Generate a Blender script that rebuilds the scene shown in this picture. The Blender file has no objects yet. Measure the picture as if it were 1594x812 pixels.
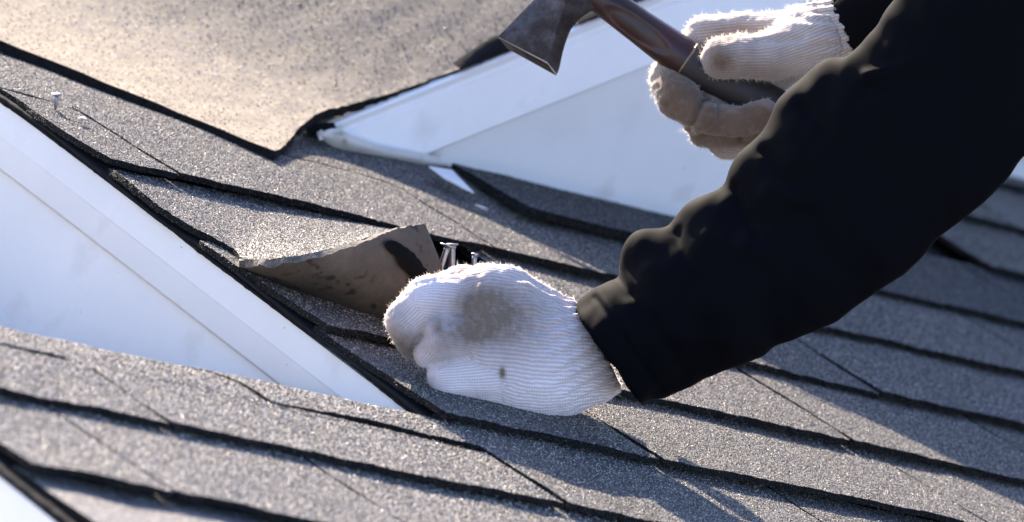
import bpy, math, random
import numpy as np
from mathutils import Matrix, Vector, noise as mnoise

random.seed(7); np.random.seed(7)
scn = bpy.context.scene
COL = scn.collection

# ---------------------------------------------------------------- frame of the roof
# roof coordinates: u along the courses, v up the slope, n out of the shingles
PITCH = math.radians(5)
RW = np.array([[1, 0, 0], [0, math.cos(PITCH), -math.sin(PITCH)], [0, math.sin(PITCH), math.cos(PITCH)]])
def wp(p):
    return np.asarray(p, float) @ RW.T
CB = np.array([[0.698227, -0.586679, 0.410227], [-0.162096, 0.428592, 0.888839], [-0.697283, -0.687107, 0.204156]])
CC = np.array([-4.18041, -4.106552, 1.29033])
FOC = 8.988675                       # focal length in frame widths
PW, PH = 1594.0, 812.0

# ---------------------------------------------------------------- camera
cam = bpy.data.cameras.new('camera'); cam_o = bpy.data.objects.new('camera', cam); COL.objects.link(cam_o)
cam.sensor_width = 36; cam.lens = FOC * 36; cam.clip_start = 0.1; cam.clip_end = 3000
M = Matrix.Identity(4)
axes = (CB @ RW.T)
for i in range(3):
    for j in range(3):
        M[j][i] = axes[i][j]
loc = wp(CC)
for j in range(3): M[j][3] = loc[j]
cam_o.matrix_world = M
cam.dof.use_dof = True; cam.dof.focus_distance = 5.98; cam.dof.aperture_fstop = 11
scn.camera = cam_o

# ---------------------------------------------------------------- light
sdir = wp([0.12, 0.915, 0.385]); sdir = sdir / np.linalg.norm(sdir)
sun = bpy.data.lights.new('sun', 'SUN'); sun.energy = 5.0; sun.angle = math.radians(0.5); sun.color = (1.0, 0.85, 0.67)
sun_o = bpy.data.objects.new('sun', sun); COL.objects.link(sun_o)
sun_o.rotation_euler = Vector(sdir).to_track_quat('Z', 'Y').to_euler()
elev = math.asin(sdir[2]); azim = math.atan2(sdir[0], sdir[1])
world = bpy.data.worlds.new('World'); scn.world = world; world.use_nodes = True
wn = world.node_tree; wn.nodes.clear()
sky = wn.nodes.new('ShaderNodeTexSky'); sky.sky_type = 'NISHITA'; sky.sun_disc = False
sky.sun_elevation = elev; sky.sun_rotation = azim; sky.air_density = 1.0; sky.dust_density = 1.0; sky.ozone_density = 2.5
bg = wn.nodes.new('ShaderNodeBackground'); bg.inputs[1].default_value = 0.10
wo = wn.nodes.new('ShaderNodeOutputWorld')
wb = wn.nodes.new('ShaderNodeMix'); wb.data_type = 'RGBA'; wb.blend_type = 'MULTIPLY'; wb.inputs[0].default_value = 1.0
wb.inputs[7].default_value = (0.97, 0.955, 1.10, 1)      # the camera's white balance, a touch to blue and violet
wn.links.new(sky.outputs[0], wb.inputs[6]); wn.links.new(wb.outputs[2], bg.inputs[0]); wn.links.new(bg.outputs[0], wo.inputs[0])
scn.view_settings.view_transform = 'Standard'; scn.view_settings.look = 'None'
scn.view_settings.exposure = 2.15; scn.view_settings.gamma = 1.0
scn.render.engine = 'CYCLES'; scn.cycles.max_bounces = 6

# ---------------------------------------------------------------- helpers
def ray(x, y):
    return CB.T @ np.array([(x - PW / 2) / PW / FOC, (PH / 2 - y) / PW / FOC, -1.0])
def hit(x, y, axis, d0):
    N = np.zeros(3); N[axis] = 1
    d = ray(x, y); return CC + (d0 - CC[axis]) / d[axis] * d
def at(x, y, depth):
    """roof-frame point seen at photo pixel x, y at that distance in front of the camera"""
    return CC + ray(x, y) * depth
def at_many(P, depth):
    P = np.asarray(P, float)
    d = np.stack([(P[:, 0] - PW / 2) / PW / FOC, (PH / 2 - P[:, 1]) / PW / FOC, -np.ones(len(P))], 1) @ CB
    return CC + d * (depth - P[:, 2:3] / 2388.0)
def on_surf(x, y, h=0.0, f=None):
    p = hit(x, y, 2, h)
    if f:
        for _ in range(30):
            p = hit(x, y, 2, h + f(p[0], p[1]))
    return p

def empty(name, p, label=None, cat=None, group=None):
    o = bpy.data.objects.new(name, None); COL.objects.link(o); o.location = wp(p)
    o.empty_display_size = 0.02
    if label: o['label'] = label
    if cat: o['category'] = cat
    if group: o['group'] = group
    return o
def mesh_obj(name, verts, faces, mat, parent=None, smooth=True, attrs=None, raw=False, mats=None, midx=None, origin=None):
    V = np.asarray(verts, float)
    if not raw: V = V @ RW.T
    o0 = np.zeros(3)
    q_ = parent
    while q_ is not None:
        o0 = o0 + np.array(q_.location); q_ = q_.parent
    if parent is None: o0 = V.mean(0)
    V = V - o0
    me = bpy.data.meshes.new(name)
    me.from_pydata(V.tolist(), [], [tuple(int(i) for i in f) for f in faces])
    for m in (mats or [mat]): me.materials.append(m)
    if midx is not None: me.polygons.foreach_set('material_index', np.asarray(midx, dtype=np.int32))
    if smooth: me.polygons.foreach_set('use_smooth', [True] * len(me.polygons))
    if attrs:
        for k, a in attrs.items():
            a = np.asarray(a, dtype=np.float32)
            if a.ndim == 1:
                at_ = me.attributes.new(k, 'FLOAT', 'POINT'); at_.data.foreach_set('value', a)
            else:
                at_ = me.attributes.new(k, 'FLOAT_VECTOR', 'POINT'); at_.data.foreach_set('vector', a.ravel())
    me.update()
    o = bpy.data.objects.new(name, me); COL.objects.link(o)
    if parent is None: o.location = o0
    else: o.parent = parent
    return o
def tag(o, label=None, cat=None, group=None, kind=None):
    if label: o['label'] = label
    if cat: o['category'] = cat
    if group: o['group'] = group
    if kind: o['kind'] = kind
    return o

# ---------------------------------------------------------------- materials
def newmat(name):
    m = bpy.data.materials.new(name); m.use_nodes = True
    nt = m.node_tree; b = nt.nodes['Principled BSDF']
    return m, nt, b
def nd(nt, typ, **kw):
    n = nt.nodes.new(typ)
    for k, v in kw.items():
        if k in n.inputs.keys(): n.inputs[k].default_value = v
        else: setattr(n, k, v)
    return n
def ramp(nt, src, stops, interp='LINEAR'):
    r = nt.nodes.new('ShaderNodeValToRGB'); r.color_ramp.interpolation = interp
    while len(r.color_ramp.elements) < len(stops): r.color_ramp.elements.new(0.5)
    for e, (p, c) in zip(r.color_ramp.elements, stops):
        e.position = p; e.color = (*c, 1) if len(c) == 3 else c
    nt.links.new(src, r.inputs[0]); return r
def mixc(nt, f, a, b, mode='MIX'):
    m = nt.nodes.new('ShaderNodeMix'); m.data_type = 'RGBA'; m.blend_type = mode
    for s, v in ((m.inputs[0], f), (m.inputs[6], a), (m.inputs[7], b)):
        if hasattr(v, 'links') or hasattr(v, 'is_linked'): nt.links.new(v, s)
        else: s.default_value = v if isinstance(v, (int, float)) else (*v, 1)
    return m.outputs[2]

def simple(name, col, rough=0.6, metal=0.0, spec=0.5, nscale=None, namt=0.15, bump=0.0, bscale=200, bdist=0.0004):
    m, nt, b = newmat(name)
    b.inputs['Roughness'].default_value = rough; b.inputs['Metallic'].default_value = metal
    b.inputs['Specular IOR Level'].default_value = spec
    tc = nd(nt, 'ShaderNodeTexCoord')
    if nscale:
        n = nd(nt, 'ShaderNodeTexNoise', Scale=nscale, Detail=6.0, Roughness=0.65); nt.links.new(tc.outputs['Object'], n.inputs['Vector'])
        lo = tuple(c * (1 - namt) for c in col); hi = tuple(min(1, c * (1 + namt)) for c in col)
        r = ramp(nt, n.outputs[0], [(0.3, lo), (0.7, hi)]); nt.links.new(r.outputs[0], b.inputs['Base Color'])
    else: b.inputs['Base Color'].default_value = (*col, 1)
    if bump:
        n2 = nd(nt, 'ShaderNodeTexNoise', Scale=bscale, Detail=4.0); nt.links.new(tc.outputs['Object'], n2.inputs['Vector'])
        bp = nd(nt, 'ShaderNodeBump', Strength=bump, Distance=bdist); nt.links.new(n2.outputs[0], bp.inputs['Height'])
        nt.links.new(bp.outputs[0], b.inputs['Normal'])
    return m
def granule_mat(name, dark, mid, light, scale=620, bump=0.6, dist=0.0006, rough=0.55, tint=0.25, var=((0.72, 0.72, 0.75), (1.12, 1.1, 1.06)), spec=0.5):
    m, nt, b = newmat(name)
    tc = nd(nt, 'ShaderNodeTexCoord')
    v1 = nd(nt, 'ShaderNodeTexVoronoi', Scale=scale); nt.links.new(tc.outputs['Object'], v1.inputs['Vector'])
    sep = nd(nt, 'ShaderNodeSeparateColor'); nt.links.new(v1.outputs['Color'], sep.inputs[0])
    r = ramp(nt, sep.outputs[0], [(0.0, dark), (0.4, mid), (0.85, light), (1.0, tuple(min(1, c * 1.7) for c in light))])
    n1 = nd(nt, 'ShaderNodeTexNoise', Scale=14.0, Detail=5.0); nt.links.new(tc.outputs['Object'], n1.inputs['Vector'])
    r2 = ramp(nt, n1.outputs[0], [(0.3, var[0]), (0.7, var[1])])
    c = mixc(nt, 1.0, r.outputs[0], r2.outputs[0], 'MULTIPLY')
    # a little of the granules' own hue
    hs = nd(nt, 'ShaderNodeHueSaturation', Saturation=0.5); nt.links.new(v1.outputs['Color'], hs.inputs['Color'])
    c = mixc(nt, tint, c, mixc(nt, 1.0, hs.outputs[0], c, 'MULTIPLY'), 'MIX')
    nt.links.new(c, b.inputs['Base Color'])
    rr = nd(nt, 'ShaderNodeMapRange'); rr.inputs[1].default_value = 0.0; rr.inputs[2].default_value = 1.0
    rr.inputs[3].default_value = rough - 0.2; rr.inputs[4].default_value = rough + 0.35
    nt.links.new(sep.outputs[1], rr.inputs[0]); nt.links.new(rr.outputs[0], b.inputs['Roughness'])
    b.inputs['Specular IOR Level'].default_value = spec
    # each granule sits up with its own tilt
    v2 = nd(nt, 'ShaderNodeTexVoronoi', Scale=scale * 0.8, feature='SMOOTH_F1'); v2.inputs['Smoothness'].default_value = 0.35
    nt.links.new(tc.outputs['Object'], v2.inputs['Vector'])
    n2 = nd(nt, 'ShaderNodeTexNoise', Scale=scale * 0.45, Detail=2.0); nt.links.new(tc.outputs['Object'], n2.inputs['Vector'])
    ma = nd(nt, 'ShaderNodeMath', operation='MULTIPLY_ADD'); nt.links.new(v2.outputs['Distance'], ma.inputs[0]); ma.inputs[1].default_value = -1.0
    nt.links.new(n2.outputs[0], ma.inputs[2])
    bp = nd(nt, 'ShaderNodeBump', Strength=bump, Distance=dist); nt.links.new(ma.outputs[0], bp.inputs['Height'])
    nt.links.new(bp.outputs[0], b.inputs['Normal'])
    return m

M_SH = granule_mat('granules_grey', (0.012, 0.012, 0.013), (0.036, 0.034, 0.034), (0.11, 0.10, 0.092), scale=700, spec=0.7)
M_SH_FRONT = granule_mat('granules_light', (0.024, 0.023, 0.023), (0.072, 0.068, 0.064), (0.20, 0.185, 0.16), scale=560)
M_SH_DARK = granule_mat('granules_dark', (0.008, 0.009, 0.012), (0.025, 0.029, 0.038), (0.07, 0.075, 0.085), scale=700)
M_TAN = granule_mat('tan_granules', (0.140, 0.115, 0.083), (0.152, 0.125, 0.091), (0.164, 0.136, 0.099), scale=420, bump=0.10, tint=0.08, var=((0.94, 0.94, 0.95), (1.04, 1.03, 1.02)))
M_FELT = simple('black_felt', (0.008, 0.008, 0.010), 0.9, spec=0.2, nscale=60, namt=0.3, bump=0.4, bscale=300)

def white_mat(name, base=(0.745, 0.735, 0.73)):
    m, nt, b = newmat(name)
    tc = nd(nt, 'ShaderNodeTexCoord')
    n = nd(nt, 'ShaderNodeTexNoise', Scale=9.0, Detail=7.0, Roughness=0.7); nt.links.new(tc.outputs['Object'], n.inputs['Vector'])
    r = ramp(nt, n.outputs[0], [(0.25, tuple(c * 0.93 for c in base)), (0.6, base)])
    n3 = nd(nt, 'ShaderNodeTexNoise', Scale=160.0, Detail=2.0); nt.links.new(tc.outputs['Object'], n3.inputs['Vector'])
    r3 = ramp(nt, n3.outputs[0], [(0.775, (1, 1, 1)), (0.80, (0.6, 0.55, 0.5))])
    n4 = nd(nt, 'ShaderNodeTexNoise', Scale=22.0, Detail=3.0); nt.links.new(tc.outputs['Object'], n4.inputs['Vector'])
    r4 = ramp(nt, n4.outputs[0], [(0.62, (1, 1, 1)), (0.78, (0.86, 0.84, 0.82))])
    c = mixc(nt, 1.0, r.outputs[0], r3.outputs[0], 'MULTIPLY'); c = mixc(nt, 1.0, c, r4.outputs[0], 'MULTIPLY')
    # dirt where the mesh carries a 'dirt' value
    at_ = nd(nt, 'ShaderNodeAttribute', attribute_name='dirt')
    n5 = nd(nt, 'ShaderNodeTexNoise', Scale=120.0, Detail=6.0, Roughness=0.75); nt.links.new(tc.outputs['Object'], n5.inputs['Vector'])
    mu = nd(nt, 'ShaderNodeMath', operation='MULTIPLY'); nt.links.new(at_.outputs['Fac'], mu.inputs[0])
    r5 = ramp(nt, n5.outputs[0], [(0.38, (0.25,) * 3), (0.62, (1, 1, 1))]); nt.links.new(r5.outputs[0], mu.inputs[1])
    c = mixc(nt, mu.outputs[0], c, (0.10, 0.065, 0.04))
    nt.links.new(c, b.inputs['Base Color']); b.inputs['Roughness'].default_value = 0.34
    n2 = nd(nt, 'ShaderNodeTexNoise', Scale=5.0, Detail=2.0); nt.links.new(tc.outputs['Object'], n2.inputs['Vector'])
    bp = nd(nt, 'ShaderNodeBump', Strength=0.25, Distance=0.004); nt.links.new(n2.outputs[0], bp.inputs['Height'])
    nt.links.new(bp.outputs[0], b.inputs['Normal'])
    return m
M_WHITE = white_mat('white_painted_metal')
M_WHITE2 = white_mat('vinyl_trim_bounce_tint', (0.66, 0.61, 0.54))  # tan tone paints bounce from the sunlit roof, over some dirt
M_WHITE_G = white_mat('brightened_white_metal', (0.94, 0.94, 0.94))  # whitened to make up for the weak light on the gable wall

M_EDGE = simple('asphalt_cut_edge', (0.009, 0.0085, 0.0085), 0.9, spec=0.15, nscale=300, namt=0.7, bump=0.8, bscale=500, bdist=0.001)
def grain_mat(name, stops, rough=(0.38, 0.85)):
    m, nt, b = newmat(name)
    oi = nd(nt, 'ShaderNodeObjectInfo'); gi = nd(nt, 'ShaderNodeAttribute', attribute_name='grain_rnd'); gi.attribute_type = 'INSTANCER'
    r = ramp(nt, gi.outputs['Fac'], stops, 'CONSTANT'); nt.links.new(r.outputs[0], b.inputs['Base Color'])
    mr = nd(nt, 'ShaderNodeMapRange'); mr.inputs[3].default_value = rough[0]; mr.inputs[4].default_value = rough[1]
    m2 = nd(nt, 'ShaderNodeMath', operation='MULTIPLY'); nt.links.new(gi.outputs['Fac'], m2.inputs[0]); m2.inputs[1].default_value = 37.7
    fr = nd(nt, 'ShaderNodeMath', operation='FRACT'); nt.links.new(m2.outputs[0], fr.inputs[0]); nt.links.new(fr.outputs[0], mr.inputs[0])
    nt.links.new(mr.outputs[0], b.inputs['Roughness']); b.inputs['Specular IOR Level'].default_value = 0.6
    return m
G_STOPS = [(p, tuple(0.58 * c for c in col)) for p, col in [(0.0, (0.010, 0.010, 0.012)), (0.30, (0.040, 0.038, 0.040)), (0.50, (0.12, 0.112, 0.108)), (0.66, (0.30, 0.27, 0.235)), (0.80, (0.58, 0.52, 0.44)), (0.89, (0.30, 0.20, 0.14)), (0.925, (0.95, 0.86, 0.74))]]
M_GR = grain_mat('mineral_grain', G_STOPS)
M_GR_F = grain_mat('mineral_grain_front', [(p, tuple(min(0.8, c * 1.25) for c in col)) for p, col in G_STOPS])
M_GR_EDGE = grain_mat('edge_grain', [(0.0, (0.006, 0.006, 0.006)), (0.6, (0.014, 0.013, 0.012)), (0.93, (0.07, 0.065, 0.06))])
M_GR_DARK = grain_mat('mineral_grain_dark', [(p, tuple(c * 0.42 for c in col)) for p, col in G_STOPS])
M_GR_TAN = grain_mat('mineral_grain_tan', [(0.0, (0.138, 0.113, 0.082)), (0.3, (0.150, 0.123, 0.090)), (0.6, (0.162, 0.134, 0.098)), (0.88, (0.19, 0.16, 0.122)), (0.96, (0.85, 0.82, 0.78))])  # last, near-white stop paints the sparkle of sunlit grains
def grain_group(name, surf_mat, grain, density, size):
    ng = bpy.data.node_groups.new(name, 'GeometryNodeTree')
    ng.interface.new_socket('Geometry', in_out='INPUT', socket_type='NodeSocketGeometry'); ng.interface.new_socket('Geometry', in_out='OUTPUT', socket_type='NodeSocketGeometry')
    N_ = ng.nodes; Lk = ng.links.new
    gi = N_.new('NodeGroupInput'); go = N_.new('NodeGroupOutput')
    ms = N_.new('GeometryNodeMaterialSelection'); ms.inputs[0].default_value = surf_mat
    dp = N_.new('GeometryNodeDistributePointsOnFaces'); dp.distribute_method = 'RANDOM'; dp.inputs['Density'].default_value = density
    Lk(gi.outputs[0], dp.inputs['Mesh']); Lk(ms.outputs[0], dp.inputs['Selection'])
    ico = N_.new('GeometryNodeMeshIcoSphere'); ico.inputs['Radius'].default_value = size; ico.inputs['Subdivisions'].default_value = 1
    sm = N_.new('GeometryNodeSetMaterial'); sm.inputs['Material'].default_value = grain; Lk(ico.outputs[0], sm.inputs['Geometry'])
    rr = N_.new('FunctionNodeRandomValue'); rr.data_type = 'FLOAT_VECTOR'; rr.inputs[0].default_value = (0, 0, 0); rr.inputs[1].default_value = (6.28, 6.28, 6.28); rr.inputs['Seed'].default_value = 3
    rs = N_.new('FunctionNodeRandomValue'); rs.data_type = 'FLOAT_VECTOR'; rs.inputs[0].default_value = (0.5, 0.5, 0.45); rs.inputs[1].default_value = (1.35, 1.2, 0.95); rs.inputs['Seed'].default_value = 9
    ip = N_.new('GeometryNodeInstanceOnPoints'); Lk(dp.outputs['Points'], ip.inputs['Points']); Lk(sm.outputs[0], ip.inputs['Instance']); Lk(rr.outputs[0], ip.inputs['Rotation']); Lk(rs.outputs[0], ip.inputs['Scale'])
    st = N_.new('GeometryNodeStoreNamedAttribute'); st.data_type = 'FLOAT'; st.domain = 'INSTANCE'; st.inputs['Name'].default_value = 'grain_rnd'
    rv = N_.new('FunctionNodeRandomValue'); rv.data_type = 'FLOAT'; rv.inputs['Seed'].default_value = 5
    Lk(ip.outputs[0], st.inputs['Geometry'])
    Lk([o_ for o_ in rv.outputs if o_.enabled][0], st.inputs['Value'])
    jn = N_.new('GeometryNodeJoinGeometry'); Lk(gi.outputs[0], jn.inputs[0]); Lk(st.outputs[0], jn.inputs[0]); Lk(jn.outputs[0], go.inputs[0])
    return ng
GG = {M_SH.name: grain_group('grains', M_SH, M_GR, 600000, 0.00051), M_SH_DARK.name: grain_group('grains_dark', M_SH_DARK, M_GR_DARK, 430000, 0.00062),
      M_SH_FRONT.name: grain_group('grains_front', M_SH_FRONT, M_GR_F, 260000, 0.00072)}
GG[M_TAN.name] = grain_group('grains_tan', M_TAN, M_GR_TAN, 26000, 0.0007)
for tone, key in ((0.80, 'tone_a'), (1.16, 'tone_b')):
    mt = grain_mat('mineral_grain_' + key, [(p, tuple(min(0.8, c * tone) for c in col)) for p, col in G_STOPS])
    GG[key] = grain_group('grains_' + key, M_SH, mt, 600000, 0.00051)
GG['edge'] = grain_group('grains_edge', M_EDGE, M_GR_EDGE, 260000, 0.0006)
def add_grains(o, mat):
    md = o.modifiers.new('grains', 'NODES'); md.node_group = GG[mat.name]
    if mat.name == M_SH.name: md.node_group = random.choice((GG[mat.name], GG['tone_a'], GG['tone_b']))
    if mat.name != M_TAN.name:
        md = o.modifiers.new('edge_grains', 'NODES'); md.node_group = GG['edge']

# ---------------------------------------------------------------- surface of the roof
RAKE_U = -0.160
def softplus(x, w):
    return w * np.log1p(np.exp(np.clip(x / w, -40, 40)))
def sstep(a, b, x):
    t = np.clip((x - a) / (b - a), 0, 1); return t * t * (3 - 2 * t)
def h_main(u, v):
    return -0.15 * softplus(np.asarray(v, float) - 0.36, 0.012) * (1 - sstep(0.10, 0.30, np.asarray(u, float)))
def h_low(u, v):
    return -0.35 * softplus(np.asarray(v, float) + 0.150, 0.010)

E = 0.127
CV = lambda k: 0.3548 - k * E          # v of the lower edge of course k

def fn(x, y, z=0.0): return mnoise.noise(Vector((x, y, z)))

roof = empty('shingle_roof', (0, 0, 0), 'grey asphalt shingle roof in overlapping rows under the worker and his hands', 'roof')
roof_low = empty('shingle_roof', (-0.4, -0.2, 0), 'blurred sunlit grey shingle roof in the lower left foreground below the white triangle', 'roof')

def shingle(u0, u1, vb, vt, parent, k, hf=h_main, mat=None, lift=0.0064, thick=0.0042, left=None, right=None,
            bottom=None, rag=1.0, base=0.0008, span=E, name='shingle', top=None, wav=0.0016):
    """one shingle: its exposed part with a little head lap, ragged cut edges and real thickness"""
    nu = max(3, int((u1 - u0) / 0.0030)); nv = max(6, min(110, int((vt - vb) / 0.0055)))
    seed = 13.7 * k + 5.1 * u0
    S = np.linspace(0, 1, nu + 1); Tt = np.linspace(0, 1, nv + 1) ** 1.0
    top_v = []; 
    for j, t in enumerate(Tt):
        for i, s in enumerate(S):
            v = vb + (vt - vb) * t
            ul = u0 + (left(v) if left else 0) + rag * 0.0013 * fn(v * 260, seed, 1) + 0.0015 * fn(v * 30, seed, 2)
            ur = u1 + (right(v) if right else 0) + rag * 0.0013 * fn(v * 260, seed, 3) + 0.0015 * fn(v * 30, seed, 4)
            u = ul + (ur - ul) * s
            w = (1 - t) ** 3
            dv = rag * (0.0020 * fn(u * 330, seed, 5) + 0.0022 * fn(u * 60, seed, 6) + 0.004 * fn(u * 9, k * 3.3, 7)) * w
            if bottom: dv += bottom(u) * w
            if top and t > 0.5: dv += top(u) * (t - 0.5) * 2
            vv = v + dv
            tt = min(1.0, max(0.0, (vv - vb) / span))
            h = float(hf(u, vv)) + base + thick * 0.3 + lift * (1 - tt) + wav * fn(u * 7, v * 7, k * 1.7) * (1 - 0.7 * tt) \
                + 0.0008 * fn(u * 25, v * 25, seed)
            top_v.append((u, vv, h))
    top_v = np.array(top_v); n = len(top_v)
    bot = top_v.copy(); bot[:, 2] -= thick
    W = nu + 1
    idx = lambda i, j: j * W + i
    F = []; mi = []
    for j in range(nv):
        for i in range(nu):
            a, b_, c, d = idx(i, j), idx(i + 1, j), idx(i + 1, j + 1), idx(i, j + 1)
            F.append((a, b_, c, d)); mi.append(0)
            F.append((a + n, d + n, c + n, b_ + n)); mi.append(1)
    # separate rim vertices so the cut edge shades as an edge
    ring = [idx(i, 0) for i in range(nu)] + [idx(nu, j) for j in range(nv)] + [idx(i, nv) for i in range(nu, 0, -1)] + [idx(0, j) for j in range(nv, 0, -1)]
    V = np.vstack([top_v, bot]); R0 = len(V)
    mid = (top_v[ring] + bot[ring]) / 2
    cen = top_v.mean(0)
    for q, r_ in enumerate(ring):                     # rough middle of the cut
        mid[q, 0] += 0.0009 * fn(q * 1.7, seed, 8); mid[q, 1] += 0.0009 * fn(q * 1.9, seed, 9)
    V = np.vstack([V, top_v[ring], mid, bot[ring]]); L = len(ring)
    for q in range(L):
        q2 = (q + 1) % L
        F.append((R0 + q, R0 + L + q, R0 + L + q2, R0 + q2)); mi.append(1)
        F.append((R0 + L + q, R0 + 2 * L + q, R0 + 2 * L + q2, R0 + L + q2)); mi.append(1)
    o = mesh_obj(name, V, F, None, parent, mats=[mat or M_SH, M_EDGE], midx=mi)
    if -0.45 < vb < 0.75 and u0 < 1.1: add_grains(o, mat or M_SH)
    return o

g = 0.0018   # half gap of a joint
LAP = 0.014
# course 1, left to right (its two bent joints run on up under the tan roof)
shingle(-0.166, -0.102 - g, CV(1), CV(0) + 0.012, roof, 1.0, left=lambda v: 0.004 * math.sin(v * 40), top=lambda u: -0.010 + 0.03 * (u + 0.13))
def bend_r(v):   # right edge of the broad shingle: bends left along a shallow line above v = .345
    return 0.0 if v < 0.338 else -0.012 * ((v - 0.338) / 0.01) if v < 0.348 else -0.012 - 9.0 * (v - 0.348) if v < 0.360 else -0.12
shingle(-0.102 + g, 0.197 - g, CV(1), 0.70, roof, 1.1, lift=0.0076,
        left=lambda v: 0.0 if v < 0.352 else -0.064 * min(1, (v - 0.352) / 0.006), right=bend_r)
shingle(0.197 + g, 0.500 - g, CV(1), 0.445, roof, 1.2, lift=0.0076,
        left=lambda v: bend_r(v - 0.0045))
for a, b_ in ((0.500, 0.805), (0.805, 1.11), (1.11, 1.415), (1.415, 1.72)):
    shingle(a + g, b_ - g, CV(1), CV(0) + LAP, roof, 1.3 + a)
# course 0 against the gable wall; its left end stands proud and dark
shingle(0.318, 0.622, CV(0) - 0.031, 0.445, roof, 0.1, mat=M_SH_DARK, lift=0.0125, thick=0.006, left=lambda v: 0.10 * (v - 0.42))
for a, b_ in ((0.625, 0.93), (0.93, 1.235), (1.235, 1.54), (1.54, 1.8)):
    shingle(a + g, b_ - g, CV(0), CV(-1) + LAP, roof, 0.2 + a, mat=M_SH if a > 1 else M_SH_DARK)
for r in (-1, -2, -3):
    for q in range(4):
        a = 0.80 + q * 0.305 + (0.15 if r % 2 else 0)
        shingle(a + g, a + 0.305 - g, CV(r), min(0.775, CV(r - 1) + LAP), roof, r + 0.1 * q + 0.33)
# course 2 (the first shingle is the one lifted at its corner)
def tear(u):     # its free lower edge swings up the slope where the tab is bent back
    return 0.0
shingle(0.176 + g, 0.476 - g, CV(2), CV(1) + LAP, roof, 2.1)
for a, b_ in ((0.476, 0.78), (0.78, 1.085), (1.085, 1.39)):
    shingle(a + g, b_ - g, CV(2), CV(1) + LAP, roof, 2.2 + a)
# course 3
for a, b_ in ((-0.168, 0.03), (0.03, 0.330), (0.330, 0.574), (0.574, 0.88), (0.88, 1.185)):
    shingle(a + g, b_ - g, CV(3), CV(2) + LAP, roof, 3.2 + a, lift=0.0072)
# course 4: raised towards the right, where it has come loose
def shingle4(a, b_, lf): shingle(a + g, b_ - g, CV(4), CV(3) + LAP, roof, 4.2 + a, lift=lf)
shingle4(-0.166, 0.031, 0.0072); shingle4(0.031, 0.358, 0.0085); shingle4(0.358, 0.663, 0.0085); shingle4(0.663, 0.97, 0.008)
# courses 5 - 9 run on over both roofs' front
for a, b_ in ((0.147, 0.45), (0.45, 0.757), (-0.163, 0.147)):
    shingle(a + g, b_ - g, CV(5), CV(4) + LAP, roof, 5.2 + a, lift=0.0085 if a > 0 else 0.007)
for r in (6, 7, 8, 9):
    for q in range(3):
        a = -0.08 + q * 0.305 - (0.15 if r % 2 else 0)
        shingle(a + g, a + 0.305 - g, CV(r), CV(r - 1) + LAP, roof, r + 0.1 * q, lift=0.009)
# foreground roof, left of the rake line
LU = -0.712
shingle(LU + g, -0.503 - g, CV(5), -0.188, roof_low, 5.7, hf=h_low, mat=M_SH_FRONT, lift=0.0066)
shingle(-0.503 + g, -0.163 - 2 * g, CV(5), 0.30, roof_low, 5.8, hf=h_low, mat=M_SH_FRONT, lift=0.0066,
        left=lambda v: 0.0 if v < -0.200 else -0.012 * min(1, (v + 0.200) / 0.008), right=lambda v: 0.0 if v < -0.200 else -0.182 * min(1, (v + 0.200) / 0.006))
# strip over the crest: its lower edge is the thin line
shingle(LU + g, -0.517, -0.190, 0.30, roof_low, 4.5, hf=h_low, mat=M_SH_FRONT, lift=0.0035, thick=0.003)
shingle(-0.345 - 0.001, -0.166, -0.190, 0.30, roof_low, 4.6, hf=h_low, mat=M_SH_FRONT, lift=0.0035, thick=0.003)
for a, b_ in ((LU, -0.598), (-0.598, -0.384), (-0.384, -0.083)):
    shingle(a + g, b_ - g, CV(6), CV(5) + LAP, roof_low, 6.7 + a, hf=h_low, mat=M_SH_FRONT, lift=0.0085)
for a, b_ in ((LU, -0.46), (-0.46, -0.155)):
    shingle(a + g, b_ - g, CV(7), CV(6) + LAP, roof_low, 7.7 + a, hf=h_low, mat=M_SH_FRONT, lift=0.0095)
for r in (8, 9, 10):
    for q in range(2):
        a = LU + 0.02 + q * 0.305 
        shingle(a + g, a + 0.305 - g, CV(r), CV(r - 1) + LAP, roof_low, r + 0.7 + q, hf=h_low, mat=M_SH_FRONT, lift=0.010)

def patch(name, u0, u1, v0, v1, hf, z, mat, parent, nu=40, nv=40, thick=0.0):
    us = np.linspace(u0, u1, nu + 1); vs = np.linspace(v0, v1, nv + 1)
    U, Vv = np.meshgrid(us, vs); H = hf(U, Vv) + z
    V = np.stack([U.ravel(), Vv.ravel(), H.ravel()], 1); W = nu + 1; n = len(V)
    F = [(j * W + i, j * W + i + 1, (j + 1) * W + i + 1, (j + 1) * W + i) for j in range(nv) for i in range(nu)]
    if thick:
        B = V.copy(); B[:, 2] -= thick; V = np.vstack([V, B])
        F += [(n + j * W + i, n + (j + 1) * W + i, n + (j + 1) * W + i + 1, n + j * W + i + 1) for j in range(nv) for i in range(nu)]
        ring = [i for i in range(nu)] + [j * W + nu for j in range(nv)] + [nv * W + i for i in range(nu, 0, -1)] + [j * W for j in range(nv, 0, -1)]
        F += [(ring[q], n + ring[q], n + ring[(q + 1) % len(ring)], ring[(q + 1) % len(ring)]) for q in range(len(ring))]
    return mesh_obj(name, V, F, mat, parent, smooth=not thick)
M_WOOD = simple('weathered_deck_board', (0.16, 0.12, 0.08), 0.8, nscale=12, namt=0.4, bump=0.3, bscale=60)
patch('roof_deck', RAKE_U + 0.018, 1.9, -0.95, 0.80, h_main, -0.006, M_FELT, roof, 60, 60, thick=0.016)
patch('roof_deck', LU + 0.018, RAKE_U + 0.003, -0.95, 0.42, h_low, -0.006, M_FELT, roof_low, 30, 60, thick=0.016)

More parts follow.
